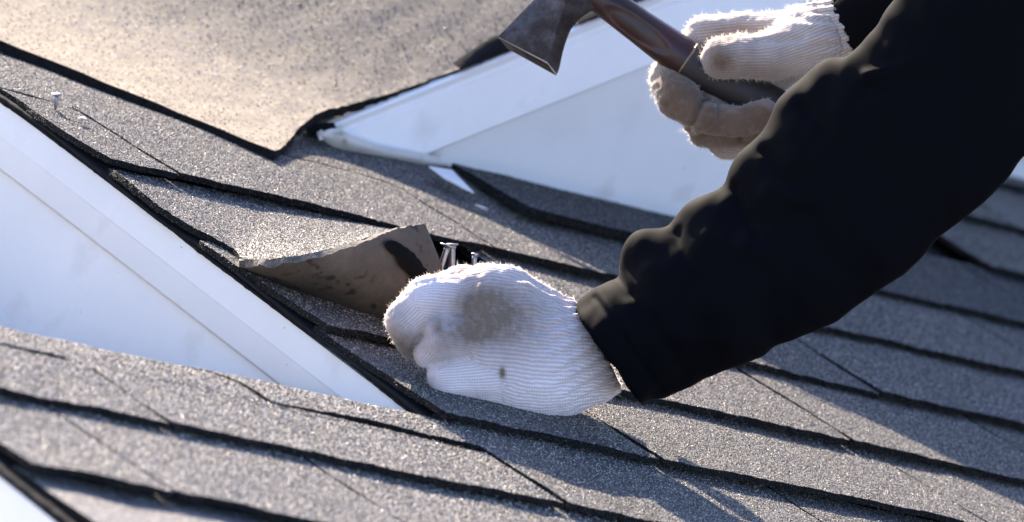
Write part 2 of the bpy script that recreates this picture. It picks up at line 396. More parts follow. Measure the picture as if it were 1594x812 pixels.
# ragged felt and starter strips that stick out under the shingles along the two rakes
def edge_strip(parent, ue, v0, v1, hf, z, thick, seed, jag=0.003, amp=0.004):
    n = int((v1 - v0) / 0.004); V = []; F = []
    for j in range(n + 1):
        v = v0 + (v1 - v0) * j / n
        ul = ue + jag * fn(v * 170, seed) * 0.6 + amp * fn(v * 14, seed, 3)
        h = float(hf(ue + 0.02, v)) + z + 0.0025 * fn(v * 9, seed, 5)
        m = ul - 0.0006 + 0.001 * fn(v * 300, seed, 7)
        V += [(ul + 0.05, v, h + 0.001), (ul, v, h), (m, v, h - thick / 2), (ul, v, h - thick), (ul + 0.05, v, h - thick)]
    for j in range(n):
        for i in range(4):
            a = j * 5 + i; F.append((a, a + 5, a + 6, a + 1))
    return mesh_obj('underlay_strip', V, F, None, parent, mats=[M_FELT])
for q, (du, z, th) in enumerate(((-0.003, -0.0008, 0.0024), (0.0010, -0.0040, 0.0022))):
    edge_strip(roof, RAKE_U + du - 0.003, -0.155, 0.78, h_main, z, th, 3.0 + q * 7)
for q, (du, z, th) in enumerate(((-0.003, -0.0008, 0.0024), (0.0010, -0.0040, 0.0022))):
    edge_strip(roof_low, LU + du - 0.003, -0.85, -0.20, h_low, z, th, 33.0 + q * 7)

# ---------------------------------------------------------------- lifted tab
M_BACK_nt = None
def back_mat():
    m, nt, b = newmat('shingle_back')
    tc = nd(nt, 'ShaderNodeTexCoord')
    n = nd(nt, 'ShaderNodeTexNoise', Scale=35.0, Detail=8.0, Roughness=0.75); nt.links.new(tc.outputs['Object'], n.inputs['Vector'])
    r = ramp(nt, n.outputs[0], [(0.25, (0.048, 0.040, 0.031)), (0.5, (0.078, 0.067, 0.053)), (0.75, (0.12, 0.105, 0.086))])
    v = nd(nt, 'ShaderNodeTexNoise', Scale=130.0, Detail=3.0); nt.links.new(tc.outputs['Object'], v.inputs['Vector'])
    r2 = ramp(nt, v.outputs[0], [(0.30, (0.25, 0.22, 0.2)), (0.42, (1, 1, 1))])
    c = mixc(nt, 1.0, r.outputs[0], r2.outputs[0], 'MULTIPLY')
    nt.links.new(c, b.inputs['Base Color']); b.inputs['Roughness'].default_value = 0.85
    bp = nd(nt, 'ShaderNodeBump', Strength=0.5, Distance=0.0008); nt.links.new(v.outputs[0], bp.inputs['Height']); nt.links.new(bp.outputs[0], b.inputs['Normal'])
    return m
M_BACK = back_mat()
M_RIM = simple('torn_rim_sunlit', (0.11, 0.10, 0.09), 0.9, spec=0.2, nscale=260, namt=0.6, bump=0.8, bscale=500, bdist=0.001)  # torn edge, its grey lightened to paint the sun along the flap's top
M_TAR = simple('black_tar', (0.003, 0.003, 0.003), 0.75, spec=0.08, nscale=80, namt=0.5, bump=0.25, bscale=180, bdist=0.0006)

def interp_poly(pts, n):
    pts = np.asarray(pts, float)
    d = np.r_[0, np.cumsum(np.linalg.norm(np.diff(pts, axis=0), axis=1))]; s = np.linspace(0, d[-1], n)
    # smooth (Catmull-like) by cubic interpolation on chords
    out = np.stack([np.interp(s, d, pts[:, i]) for i in range(pts.shape[1])], 1)
    for _ in range(max(1, n // 14)):
        out[1:-1] = (out[:-2] + 2 * out[1:-1] + out[2:]) / 4
    return out
NL = 72
# part A: still lying on the roof, between course 1 and its own rising free edge
c1_line = [on_surf(x, y) for x, y in ((176, 276), (300, 303), (430, 327), (560, 352), (652, 372))]
foot = [on_surf(x, y, 0.006) for x, y in ((372, 404), (430, 430), (500, 458), (570, 484), (650, 512), (735, 532))]
foot = [p * np.array([1, 1, 0]) + np.array([0, 0, h]) for p, h in zip(foot, (0.0075, 0.006, 0.005, 0.004, 0.003, 0.003))]
# free edge, bent up and towards the camera: real height above the shingles
free_px = ((372, 404), (430, 403), (500, 391), (560, 374), (610, 356), (652, 350))
free_dep = []; free_h = (0.010, 0.027, 0.044, 0.056, 0.066, 0.070)
for i, (x, y) in enumerate(free_px):
    fx = foot[i]; 
    dep = 6.0 - float((fx - np.array([0, 0, 0])) @ CB[2]) + 0.0
    free_dep.append(dep)
free = [hit(x, y, 2, h_) for (x, y), h_ in zip(free_px, free_h)]
free_dep = [-float((p - CC) @ CB[2]) for p in free]
def loft(rows, name, parent, thick_dir, mats, thick=0.0032, midx_top=0):
    R = np.array(rows); m, n = R.shape[:2]
    V = R.reshape(-1, 3)
    # normals by differences
    du = np.gradient(R, axis=1); dv = np.gradient(R, axis=0); N = np.cross(du, dv); N /= np.linalg.norm(N, axis=2, keepdims=True) + 1e-12
    B = (R - thick_dir * N * thick).reshape(-1, 3); k = m * n
    F = []; mi = []
    for j in range(m - 1):
        for i in range(n - 1):
            a = j * n + i
            F.append((a, a + 1, a + n + 1, a + n)); mi.append(0)
            F.append((k + a, k + a + n, k + a + n + 1, k + a + 1)); mi.append(1)
    ring = [i for i in range(n - 1)] + [j * n + n - 1 for j in range(m - 1)] + [(m - 1) * n + i for i in range(n - 1, 0, -1)] + [j * n for j in range(m - 1, 0, -1)]
    T_, Bt = V[ring], B[ring]; L = len(ring)
    V2 = np.vstack([V, B, T_, Bt]); r0 = 2 * k
    for q in range(L):
        q2 = (q + 1) % L; F.append((r0 + q, r0 + L + q, r0 + L + q2, r0 + q2)); mi.append(2)
    return mesh_obj(name, V2, F, None, parent, mats=mats, midx=mi)
# flat part, from rake to where the free edge crosses course 1
rake_pts = [on_surf(x, y) for x, y in ((178, 279), (240, 330), (300, 368), (372, 404))]
rows = []
top_line = interp_poly([on_surf(x, y, 0.001) for x, y in ((168, 262), (300, 288), (430, 313), (560, 338), (660, 360))], NL)
fr = interp_poly(free, NL)
rk = interp_poly([np.array([p[0] - 0.002, p[1], 0.0055]) for p in rake_pts] , NL)
low_edge = np.vstack([rk[::2], fr[::2]])[:NL]
low_edge = interp_poly(np.vstack([rk[::3], fr[1::3]]), NL)
top_edge = interp_poly([on_surf(x, y, 0.001) for x, y in ((168, 262), (210, 270), (300, 288), (430, 313), (560, 338), (662, 360))], NL)
for j in range(15):
    t = j / 14.0
    row = top_edge * (1 - t) + low_edge * t
    # sag of the bent sheet between hinge and free edge
    for i in range(NL):
        hmax = max(low_edge[i][2], 0.006)
        row[i][2] = 0.0012 + (hmax - 0.0012) * (t ** 1.5) if hmax < 0.012 else 0.0012 + (hmax - 0.0012) * (t ** 1.25)
        row[i][2] += 0.0006 * fn(row[i][0] * 40, row[i][1] * 40, 3)
        if j == 14:
            row[i] += np.array([0.0012 * fn(i * 0.9, 1.1), 0.0012 * fn(i * 0.9, 4.4), 0.0008 * fn(i * 0.9, 8.1)])
    rows.append(row)
rows = rows[::-1]
o = loft(rows, 'shingle', roof, 1, [M_SH, M_EDGE, M_EDGE], thick=0.0042)
tag(o, 'shingle by the rake whose right corner is bent up off the roof'); add_grains(o, M_SH)
# the raised flap whose brown back faces the camera
rowsF = []
ft = interp_poly(foot, NL)
fpx = interp_poly([(372, 404), (430, 403), (500, 391), (560, 374), (610, 356), (640, 351), (690, 412), (720, 470)], NL)
corner_r = interp_poly(list(free) + [at(690, 410, free_dep[-1] + 0.02), at(735, 500, free_dep[-1])], NL)
fr2 = interp_poly(free, NL)
ft2 = interp_poly([f for f in foot], NL)
for j in range(19):
    t = j / 18.0
    row = fr2 * (1 - t) + ft2 * t
    for i in range(NL):
        L_ = np.linalg.norm(fr2[i] - ft2[i])
        row[i] += (-CB[2] * -1) * 0.10 * L_ * math.sin(math.pi * t)     # belly towards the camera
        if j == 0: row[i] += np.array([0.0006 * fn(i * 1.9, 1.1), 0.0006 * fn(i * 1.7, 4.4), 0.0012 * fn(i * 0.23, 8.1)])
    rowsF.append(row)
flap = loft(rowsF, 'lifted_flap', roof, 1, [M_SH, M_BACK, M_RIM], thick=0.0050)
tag(flap, 'lifted shingle flap with brown back and a black tar streak')
# tar streak, a thin blob lying on the flap's back
def on_flap(px, py):
    best = None
    R = np.array(rowsF); m, n = R.shape[:2]; Pf = R.reshape(-1, 3)
    rel = Pf - CC; z = -(rel @ CB[2]); x = PW / 2 + (rel @ CB[0]) / z * PW * FOC; y = PH / 2 - (rel @ CB[1]) / z * PW * FOC
    q = np.argsort((x - px) ** 2 + (y - py) ** 2)[:24]
    A = np.stack([x[q] - px, y[q] - py, np.ones(len(q))], 1)
    d = np.linalg.lstsq(A, z[q], rcond=None)[0][2]
    return d
tar_c = [(600, 378), (612, 384), (624, 392), (634, 404), (646, 418), (656, 432), (668, 446)]
tar_w = [5, 10, 11, 15, 13, 14, 12]
V = []; F = []
NS = 26
cx = np.interp(np.linspace(0, 6, NS), range(7), [c[0] for c in tar_c]); cy = np.interp(np.linspace(0, 6, NS), range(7), [c[1] for c in tar_c]); cw = np.interp(np.linspace(0, 6, NS), range(7), tar_w)
for i in range(NS):
    tx, ty = (np.gradient(cx)[i], np.gradient(cy)[i]); l = math.hypot(tx, ty); nx, ny = -ty / l, tx / l
    for j in range(9):
        s = (j - 4) / 4.0
        w = cw[i] * (1 + 0.25 * fn(i * 0.7, s * 2.0, 1.0)) * (0.3 if i in (0, NS - 1) else 1)
        px, py = cx[i] + nx * w * s, cy[i] + ny * w * s
        V.append(at(px, py, on_flap(px, py) - 0.0115 - 0.0012 * (1 - s * s)))
for i in range(NS - 1):
    for j in range(8):
        a = i * 9 + j; F.append((a, a + 1, a + 10, a + 9))
mesh_obj('tar_streak', V, F, M_TAR, flap)

# ---------------------------------------------------------------- white walls
def sheet(name, fn3, nu, nv, mat, parent, thick=0.004, tdir=1, attrs_fn=None, smooth=True):
    R = np.array([[fn3(i / nu, j / nv) for i in range(nu + 1)] for j in range(nv + 1)])
    m, n = R.shape[:2]
    du = np.gradient(R, axis=1); dv = np.gradient(R, axis=0); N = np.cross(du, dv); N /= np.linalg.norm(N, axis=2, keepdims=True) + 1e-12
    V = R.reshape(-1, 3); B = (R - tdir * N * thick).reshape(-1, 3); k = m * n; F = []
    for j in range(m - 1):
        for i in range(n - 1):
            a = j * n + i; F.append((a, a + 1, a + n + 1, a + n)); F.append((k + a, k + a + n, k + a + n + 1, k + a + 1))
    ring = [i for i in range(n - 1)] + [j * n + n - 1 for j in range(m - 1)] + [(m - 1) * n + i for i in range(n - 1, 0, -1)] + [j * n for j in range(m - 1, 0, -1)]
    L = len(ring); V2 = np.vstack([V, B, V[ring], B[ring]])
    for q in range(L):
        q2 = (q + 1) % L; F.append((2 * k + q, 2 * k + L + q, 2 * k + L + q2, 2 * k + q2))
    at_ = None
    if attrs_fn is not None:
        D = np.array([attrs_fn(p) for p in V2]); at_ = {'dirt': D}
    return mesh_obj(name, V2, F, mat, parent, attrs=at_, smooth=smooth)

def side_wall(ux, v0, v1, label, low, parent_p):
    w = empty('side_wall', parent_p, label, 'wall')
    zt = lambda v: float(h_main(ux, v)) - 0.0075
    # flat wall panel, then the rake board with its shallow fold standing proud of it
    sheet('wall_panel', lambda s, t: (ux + 0.012, v0 + (v1 - v0) * s, zt(v0 + (v1 - v0) * s) - 0.034 - low * t), 30, 4, M_WHITE, w, thick=0.006, tdir=-1)
    prof = [(0.000, 0.006), (0.0005, 0.000), (-0.0180, -0.0005), (-0.0190, -0.0002), (-0.0365, 0.0022), (-0.0378, 0.0036), (-0.0378, 0.0115)]
    def f(s, t):
        q = t * (len(prof) - 1); i = min(len(prof) - 2, int(q)); a = q - i
        dz = prof[i][0] * (1 - a) + prof[i + 1][0] * a; du = prof[i][1] * (1 - a) + prof[i + 1][1] * a
        v = v0 + (v1 - v0) * s
        return (ux + du + 0.0008 * fn(v * 5, dz * 20), v, zt(v) + dz + 0.0007 * fn(v * 6, 2.2))
    sheet('rake_board', f, 60, (len(prof) - 1) * 2, M_WHITE, w, thick=0.0012, tdir=-1, smooth=False)
    return w
side_wall(RAKE_U, -0.150, 0.80, 'white sheet metal wall triangle with folded rake board, left of the lifted shingle', 0.40, (RAKE_U, 0.2, 0))
side_wall(LU - 0.002, -0.90, -0.20, 'sliver of white wall under the black shingle edge in the bottom left corner', 0.40, (LU, -0.5, 0))

# gable wall with fascia behind the hatchet
VW = 0.427; SL = 0.62; U0 = 0.2
ridge_u = 0.70
gw = empty('gable_wall', (0.4, VW, 0), 'white gable wall with wide sloping fascia board, behind the hatchet and gloved fist', 'wall')
def ztop(u):   # top of the fascia
    return 0.012 + SL * (u - 0.202)
def dirt_v(p):
    u, v, z = p
    # stains near the foot of the fascia and a drip
    d = 0.0
    d += 0.9 * math.exp(-((u - 0.296) / 0.006) ** 2 - ((z - 0.007) / 0.007) ** 2)
    d += 0.5 * math.exp(-((u - 0.275) / 0.02) ** 2 - ((z - 0.008) / 0.005) ** 2)
    d += 0.10 * math.exp(-((u - 0.46) / 0.012) ** 2 - ((z - 0.07) / 0.018) ** 2)
    d += 0.06 * math.exp(-((u - 0.40) / 0.03) ** 2 - ((z - 0.05) / 0.012) ** 2)
    return min(1, d)
sheet('wall_panel', lambda s, t: (lambda u: (u, VW + 0.0015 * fn(u * 6, t * 2), -0.012 + t * max(0.002, ztop(u) - 0.050 + 0.012)))(0.262 + s * (ridge_u - 0.262)),
      90, 24, M_WHITE_G, gw, thick=0.006, tdir=-1, attrs_fn=dirt_v)
sheet('wall_panel', lambda s, t: (ridge_u - 0.001, VW + 0.008 + s * 0.8, -0.012 + t * (ztop(ridge_u) - 0.012)), 12, 6, M_WHITE, gw, thick=0.006, tdir=-1)
# fascia: rolled top edge, grey-looking lip, broad band, hemmed foot; its left end is cut on a curve
FP = [(0.0000, 0.004), (0.0005, 0.000), (0.0003, -0.0012), (-0.0014, -0.0022), (-0.0104, 0.0016), (-0.0118, 0.0006), (-0.0130, -0.0022), (-0.0520, -0.0105), (-0.0545, -0.0110), (-0.0572, -0.0095), (-0.0572, -0.002)]
cut_q = [hit(x, y, 1, VW - 0.006) for x, y in ((518, 187), (522, 198), (530, 204), (558, 219), (590, 230), (620, 236), (632, 237))]
cut_x = [max(0.0, (ztop(p[0]) - p[2]) / 0.0572) for p in cut_q]; cut_u = [p[0] for p in cut_q]
def fascia(s, t, mirror=False):
    q = t * (len(FP) - 1); i = min(len(FP) - 2, int(q)); a = q - i
    dz = FP[i][0] * (1 - a) + FP[i + 1][0] * a; dv = FP[i][1] * (1 - a) + FP[i + 1][1] * a
    # left end: top at u=.199, foot at u=.283
    x = max(0.0, -dz / 0.0572)
    ul = float(np.interp(x, cut_x, cut_u))
    u = ul + (ridge_u - ul) * s
    z = ztop(u) + dz
    return (u, VW + dv + 0.0008 * fn(u * 5, 7.7), z + 0.0006 * fn(u * 7, 1.3))
sheet('fascia_board', fascia, 90, (len(FP) - 1) * 2, M_WHITE_G, gw, thick=0.0014, tdir=-1, smooth=False)
# curved trim that runs down to the foot of the wall, scuffed, its tan partly painted bounce light
tr_top = interp_poly([(498, 209), (507, 202), (518, 199), (530, 200), (552, 212), (590, 226), (622, 232), (660, 238), (700, 250)], 60)
tr_bot = interp_poly([(498, 211), (504, 220), (517, 228), (541, 235), (574, 243), (600, 248), (630, 254), (665, 260), (706, 264)], 60)
def trim(s, t):
    i = s * 59; a = int(min(58, i)); w = i - a
    p = (tr_top[a] * (1 - w) + tr_top[a + 1] * w) * (1 - t) + (tr_bot[a] * (1 - w) + tr_bot[a + 1] * w) * t
    q = hit(p[0], p[1], 1, VW - 0.012 * min(1, (1 - s) * 4) - 0.002 - 0.003 * math.sin(math.pi * t))
    return q
def dirt_t(p):
    rel = np.array(p) - CC; z = -(rel @ CB[2]); x = PW / 2 + (rel @ CB[0]) / z * PW * FOC; y = PH / 2 - (rel @ CB[1]) / z * PW * FOC
    d = 1.0 * math.exp(-((x - 528) / 9) ** 2 - ((y - 208) / 4) ** 2) + 0.7 * math.exp(-((x - 536) / 5) ** 2 - ((y - 220) / 7) ** 2)
    d += 0.5 * math.exp(-((x - 655) / 3) ** 2 - ((y - 246) / 8) ** 2) + 0.30 * math.exp(-((y - 233) / 4.0) ** 2) * (1 if 540 < x < 640 else 0) * 0.5
    return min(1, d)
sheet('corner_trim', trim, 70, 8, M_WHITE2, gw, thick=0.004, tdir=-1, attrs_fn=dirt_t)
# black block painting the shade of the hollow under the tan roof's tip
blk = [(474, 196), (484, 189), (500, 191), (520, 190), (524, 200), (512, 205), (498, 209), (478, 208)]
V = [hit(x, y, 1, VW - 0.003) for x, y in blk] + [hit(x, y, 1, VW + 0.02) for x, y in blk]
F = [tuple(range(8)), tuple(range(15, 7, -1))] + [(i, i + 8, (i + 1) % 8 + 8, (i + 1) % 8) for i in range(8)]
mesh_obj('hollow_shade_block', V, F, M_FELT, gw, smooth=False)

# far white wall past the worker's arm
fw = empty('far_wall', (1.35, 0.77, 0.1), 'strip of white wall under the sleeve at the right edge, behind the upper shingles', 'wall')
sheet('wall_panel', lambda s, t: (0.72 + 1.2 * s, 0.772, -0.02 + 0.42 * t), 20, 6, M_WHITE, fw, thick=0.01, tdir=-1)
sheet('base_board', lambda s, t: (0.72 + 1.2 * s, 0.764, 0.026 + 0.012 * t), 20, 2, M_WHITE2, fw, thick=0.008, tdir=-1)

# flashing tongue at the foot of the wall
fl_px = [(668, 258), (704, 264), (712, 273), (738, 299), (722, 292), (708, 284), (692, 276)]
V = [on_surf(x, y, 0.0115) for x, y in fl_px]; n = len(V); V += [p - np.array([0, 0, 0.001]) for p in V]
F = [tuple(range(n - 1, -1, -1)), tuple(range(n, 2 * n))] + [(i, (i + 1) % n, (i + 1) % n + n, i + n) for i in range(n)]
tag(mesh_obj('step_flashing', V, F, M_WHITE, None, smooth=False), 'small pale metal flashing tongue between the dark shingle corner and the white wall trim', 'flashing')

# ---------------------------------------------------------------- tan upper roof
tan = empty('upper_roof', (0.1, 0.5, 0.02), 'tan sunlit roof slope of the dormer, pointed corner over the grey shingles', 'roof')
K = on_surf(428, 235, 0.010, h_main); 
Eend = on_surf(0, 62, 0.011, h_main)
e = Eend - K
rake_px = [(428, 235), (440, 227), (458, 215), (474, 204), (486, 190), (500, 191), (520, 189)]
rv = [K[1], K[1] + 0.01, 0.40, 0.416, 0.424, 0.426, 0.427]
rk3 = [K] + [hit(x, y, 1, v) for (x, y), v in zip(rake_px[1:], rv[1:])]
rk3 += [np.array([u, VW + 0.002, ztop(u) + 0.002]) for u in np.linspace(0.215, ridge_u, 40)]
RK = interp_poly(rk3, 160)
for _ in range(400): RK[1:-1, 2] = (RK[:-2, 2] + 2 * RK[1:-1, 2] + RK[2:, 2]) / 4
nb = 90
rowsT = []
for j in range(nb):
    b_ = (j / (nb - 1)) ** 1.5 * 5.0
    row = RK + e * b_
    for i in range(len(row)):
        row[i] = row[i] + np.array([0, 0, 0.0007 * fn(row[i][0] * 6, row[i][1] * 4, 9) * min(1, b_ * 3) + 0.0007 * fn(row[i][0] * 40, row[i][1] * 40, 9)])
        if j == 0: row[i] = row[i] + np.array([0, 0.0012 * fn(i * 1.3, 3.3), 0.0008 * fn(i * 1.1, 5.3)])
    row[0] += np.array([0, 0, 0]); rowsT.append(row)
add_grains(loft(rowsT, 'roof_sheet', tan, 1, [M_TAN, M_EDGE, M_EDGE], thick=0.0072), M_TAN)
# dark curled felt where the sheet has lifted off the fascia
def felt_curl(px, name):
    V = []; F = []
    for i, (x, y, w) in enumerate(px):
        p = hit(x, y, 1, VW - 0.0035); q = hit(x, y - w, 1, VW - 0.0035)
        V += [p, (p + q) / 2 + np.array([0, -0.002, 0]), q, q + np.array([0, 0.01, 0])]
    for i in range(len(px) - 1):
        for j in range(3): a = i * 4 + j; F.append((a, a + 4, a + 5, a + 1))
    return mesh_obj(name, V, F, M_FELT, tan)
felt_curl([(716, 108, 1), (730, 103, 5), (748, 97, 11), (765, 90, 15), (780, 84, 19), (800, 76, 16), (830, 64, 8)], 'felt_edge')
felt_curl([(900, 37, 1), (960, 15, 5), (985, 5, 5), (1010, -5, 4), (1040, -16, 2)], 'felt_edge')

# ---------------------------------------------------------------- implicit surfaces for cloth, gloves, body
def sd_cap(P, a, ra, b, rb, zs=1.0):
    a = np.array(a, float); b = np.array(b, float)
    if zs != 1.0:
        S = np.array([1, 1, zs]); P = P * S.astype(P.dtype); a = a * S; b = b * S
    ab = b - a; t = np.clip(((P - a) @ ab) / (ab @ ab + 1e-9), 0, 1)
    d = np.linalg.norm(P - a - t[..., None] * ab, axis=-1) - (ra + (rb - ra) * t)
    return d, t
def smin(a, b, k):
    h = np.clip(0.5 + 0.5 * (b - a) / k, 0, 1); return b * (1 - h) + a * h - k * h * (1 - h)
def surface_nets(f, lo, hi, step):
    lo = np.array(lo, float); n = np.ceil((np.array(hi) - lo) / step).astype(int) + 1
    g_ = np.stack(np.meshgrid(*[lo[i] + step * np.arange(n[i]) for i in range(3)], indexing='ij'), -1).astype(np.float32)
    D = f(g_.reshape(-1, 3)).reshape(n)
    s = D < 0
    c = np.zeros(tuple(n - 1), int); acc = np.zeros(tuple(n - 1) + (3,)); cnt = np.zeros(tuple(n - 1))
    off = [(i, j, k) for i in (0, 1) for j in (0, 1) for k in (0, 1)]
    sl = lambda A, o: A[o[0]:A.shape[0] - 1 + o[0], o[1]:A.shape[1] - 1 + o[1], o[2]:A.shape[2] - 1 + o[2]]
    for p in off:
        for ax in range(3):
            if p[ax] == 0:
                q = list(p); q[ax] = 1
                A, B = sl(D, p), sl(D, q); m = (A < 0) != (B < 0)
                t = np.where(m, A / np.where(m, A - B, 1), 0)
                v = np.array(p, float)[None, None, None, :] + np.zeros(A.shape + (3,)); v[..., ax] = t
                acc += v * m[..., None]; cnt += m
    act = cnt > 0
    idx = -np.ones(act.shape, int); idx[act] = np.arange(act.sum())
    ijk = np.argwhere(act); V = lo + step * (ijk + acc[act] / cnt[act][:, None])
    F = []
    for ax in range(3):
        o1, o2 = (ax + 1) % 3, (ax + 2) % 3
        A = np.take(s, range(0, n[ax] - 1), ax); B = np.take(s, range(1, n[ax]), ax)
        E_ = np.argwhere(A != B)
        ok = (E_[:, o1] > 0) & (E_[:, o2] > 0) & (E_[:, o1] < n[o1] - 1) & (E_[:, o2] < n[o2] - 1); E_ = E_[ok]
        sg = A[tuple(E_.T)]
        def sh(d1, d2):
            q = E_.copy(); q[:, o1] -= d1; q[:, o2] -= d2; return idx[tuple(q.T)]
        quad = np.stack([sh(1, 1), sh(0, 1), sh(0, 0), sh(1, 0)], 1)
        quad[~sg] = quad[~sg][:, ::-1]
        F.append(quad)
    F = np.vstack(F); F = F[(F >= 0).all(1)]
    return V, F
def vnoise(P, scale, seed=0.0):
    """cheap smooth noise: sums of rotated sines, fine for cloth creases"""
    rs = np.random.RandomState(int(seed * 10) + 3); out = np.zeros(len(P))
    for k in range(9):
        d = rs.normal(size=3); d /= np.linalg.norm(d); ph = rs.uniform(0, 6.28); s = scale * rs.uniform(0.6, 1.6)
        w = rs.normal(size=3); w /= np.linalg.norm(w)
        out += np.sin((P @ d) * 6.283 / s + ph + 1.3 * np.sin((P @ w) * 6.283 / (s * 1.7) + ph * 2))
    return out / 4.0
def vertex_normals(V, F):
    fn_ = np.cross(V[F[:, 2]] - V[F[:, 0]], V[F[:, 3]] - V[F[:, 1]])
    N = np.zeros_like(V)
    for i in range(4): np.add.at(N, F[:, i], fn_)
    return N / (np.linalg.norm(N, axis=1, keepdims=True) + 1e-9)

def knit_mat(name, lo, hi, dirt):
    m, nt, b = newmat(name)
    ak = nd(nt, 'ShaderNodeAttribute', attribute_name='knit'); sp = nd(nt, 'ShaderNodeSeparateXYZ'); nt.links.new(ak.outputs['Vector'], sp.inputs[0])
    tc = nd(nt, 'ShaderNodeTexCoord')
    nz = nd(nt, 'ShaderNodeTexNoise', Scale=60.0, Detail=4.0); nt.links.new(tc.outputs['Object'], nz.inputs['Vector'])
    def wave(sock, period, namt):
        a = nd(nt, 'ShaderNodeMath', operation='MULTIPLY'); nt.links.new(sock, a.inputs[0]); a.inputs[1].default_value = 6.2832 / period
        w = nd(nt, 'ShaderNodeMath', operation='MULTIPLY_ADD'); nt.links.new(nz.outputs[0], w.inputs[0]); w.inputs[1].default_value = namt; nt.links.new(a.outputs[0], w.inputs[2])
        s = nd(nt, 'ShaderNodeMath', operation='SINE'); nt.links.new(w.outputs[0], s.inputs[0]); return s
    w1 = wave(sp.outputs[0], 4.8, 8.0); w2 = wave(sp.outputs[1], 3.8, 8.0)
    mx = nd(nt, 'ShaderNodeMath', operation='MULTIPLY_ADD'); nt.links.new(w2.outputs[0], mx.inputs[0]); mx.inputs[1].default_value = 0.45; nt.links.new(w1.outputs[0], mx.inputs[2])
    fz = nd(nt, 'ShaderNodeTexNoise', Scale=900.0, Detail=3.0); nt.links.new(tc.outputs['Object'], fz.inputs['Vector'])
    ad = nd(nt, 'ShaderNodeMath', operation='MULTIPLY_ADD'); nt.links.new(fz.outputs[0], ad.inputs[0]); ad.inputs[1].default_value = 2.4; nt.links.new(mx.outputs[0], ad.inputs[2])
    bp = nd(nt, 'ShaderNodeBump', Strength=0.55, Distance=0.00035); nt.links.new(ad.outputs[0], bp.inputs['Height']); nt.links.new(bp.outputs[0], b.inputs['Normal'])
    nt.links.new(sp.outputs[2], bp.inputs['Strength'])
    ast = nd(nt, 'ShaderNodeAttribute', attribute_name='stain'); 
    ns = nd(nt, 'ShaderNodeTexNoise', Scale=160.0, Detail=5.0, Roughness=0.7); nt.links.new(tc.outputs['Object'], ns.inputs['Vector'])
    rs_ = ramp(nt, ns.outputs[0], [(0.25, (0.82,) * 3), (0.65, (1.10,) * 3)])
    mu = nd(nt, 'ShaderNodeMath', operation='MULTIPLY', use_clamp=True); nt.links.new(ast.outputs['Fac'], mu.inputs[0]); nt.links.new(rs_.outputs[0], mu.inputs[1])
    # yarn: darker in the grooves between the stitches
    rw = ramp(nt, mx.outputs[0], [(0.0, lo), (0.5, hi)])
    col = mixc(nt, mu.outputs[0], rw.outputs[0], dirt)
    nt.links.new(col, b.inputs['Base Color']); b.inputs['Roughness'].default_value = 0.95
    b.inputs['Specular IOR Level'].default_value = 0.1
    b.inputs['Sheen Weight'].default_value = 0.35; b.inputs['Sheen Roughness'].default_value = 0.5
    # loose cotton lets light through
    b.inputs['Subsurface Weight'].default_value = 0.12; b.inputs['Subsurface Radius'].default_value = (0.006, 0.005, 0.004); b.inputs['Subsurface Scale'].default_value = 0.6
    return m
M_KNIT = knit_mat('cotton_knit', (0.70, 0.59, 0.57), (0.96, 0.83, 0.81), (0.17, 0.12, 0.085))
M_KNIT_R = knit_mat('cotton_knit_beige', (0.42, 0.35, 0.30), (0.60, 0.52, 0.46), (0.13, 0.085, 0.055))
def fuzz_mat():
    m, nt, b = newmat('cotton_fibre'); b.inputs['Base Color'].default_value = (0.78, 0.72, 0.64, 1); b.inputs['Roughness'].default_value = 0.9
    tr = nd(nt, 'ShaderNodeBsdfTranslucent'); tr.inputs[0].default_value = (0.8, 0.74, 0.66, 1)
    mx = nd(nt, 'ShaderNodeMixShader'); mx.inputs[0].default_value = 0.55
    out = nt.nodes['Material Output']; nt.links.new(b.outputs[0], mx.inputs[1]); nt.links.new(tr.outputs[0], mx.inputs[2]); nt.links.new(mx.outputs[0], out.inputs[0])
    return m
M_FUZZ = fuzz_mat()
def cloth_mat(name, col):
    m, nt, b = newmat(name)
    tc = nd(nt, 'ShaderNodeTexCoord')
    n = nd(nt, 'ShaderNodeTexNoise', Scale=1400.0, Detail=2.0); nt.links.new(tc.outputs['Object'], n.inputs['Vector'])
    n2 = nd(nt, 'ShaderNodeTexNoise', Scale=30.0, Detail=4.0); nt.links.new(tc.outputs['Object'], n2.inputs['Vector'])
    ad = nd(nt, 'ShaderNodeMath', operation='MULTIPLY_ADD'); nt.links.new(n2.outputs[0], ad.inputs[0]); ad.inputs[1].default_value = 6.0; nt.links.new(n.outputs[0], ad.inputs[2])
    bp = nd(nt, 'ShaderNodeBump', Strength=0.4, Distance=0.00012); nt.links.new(ad.outputs[0], bp.inputs['Height']); nt.links.new(bp.outputs[0], b.inputs['Normal'])
    b.inputs['Base Color'].default_value = (*col, 1); b.inputs['Roughness'].default_value = 0.8; b.inputs['Specular IOR Level'].default_value = 0.05
    b.inputs['Sheen Weight'].default_value = 0.10; b.inputs['Sheen Roughness'].default_value = 0.17; b.inputs['Sheen Tint'].default_value = (0.84, 0.86, 0.92, 1)
    return m
M_BLACK = cloth_mat('black_fleece', (0.0018, 0.0019, 0.0032))
M_BLACK_PLAIN = simple('black_fleece_far', (0.004, 0.004, 0.005), 0.9, spec=0.03)
M_TROUSER = cloth_mat('dark_trouser_cloth', (0.03, 0.035, 0.05))
M_SKIN = simple('skin', (0.48, 0.28, 0.20), 0.5, nscale=40, namt=0.08)
M_HAIR = simple('dark_hair', (0.02, 0.014, 0.01), 0.5, nscale=200, namt=0.4, bump=0.6, bscale=400)

worker = empty('person', at(1500, 100, 6.1), 'person in black sweatshirt and dirty white knit gloves, pressing a shingle and raising a hatchet', 'person')

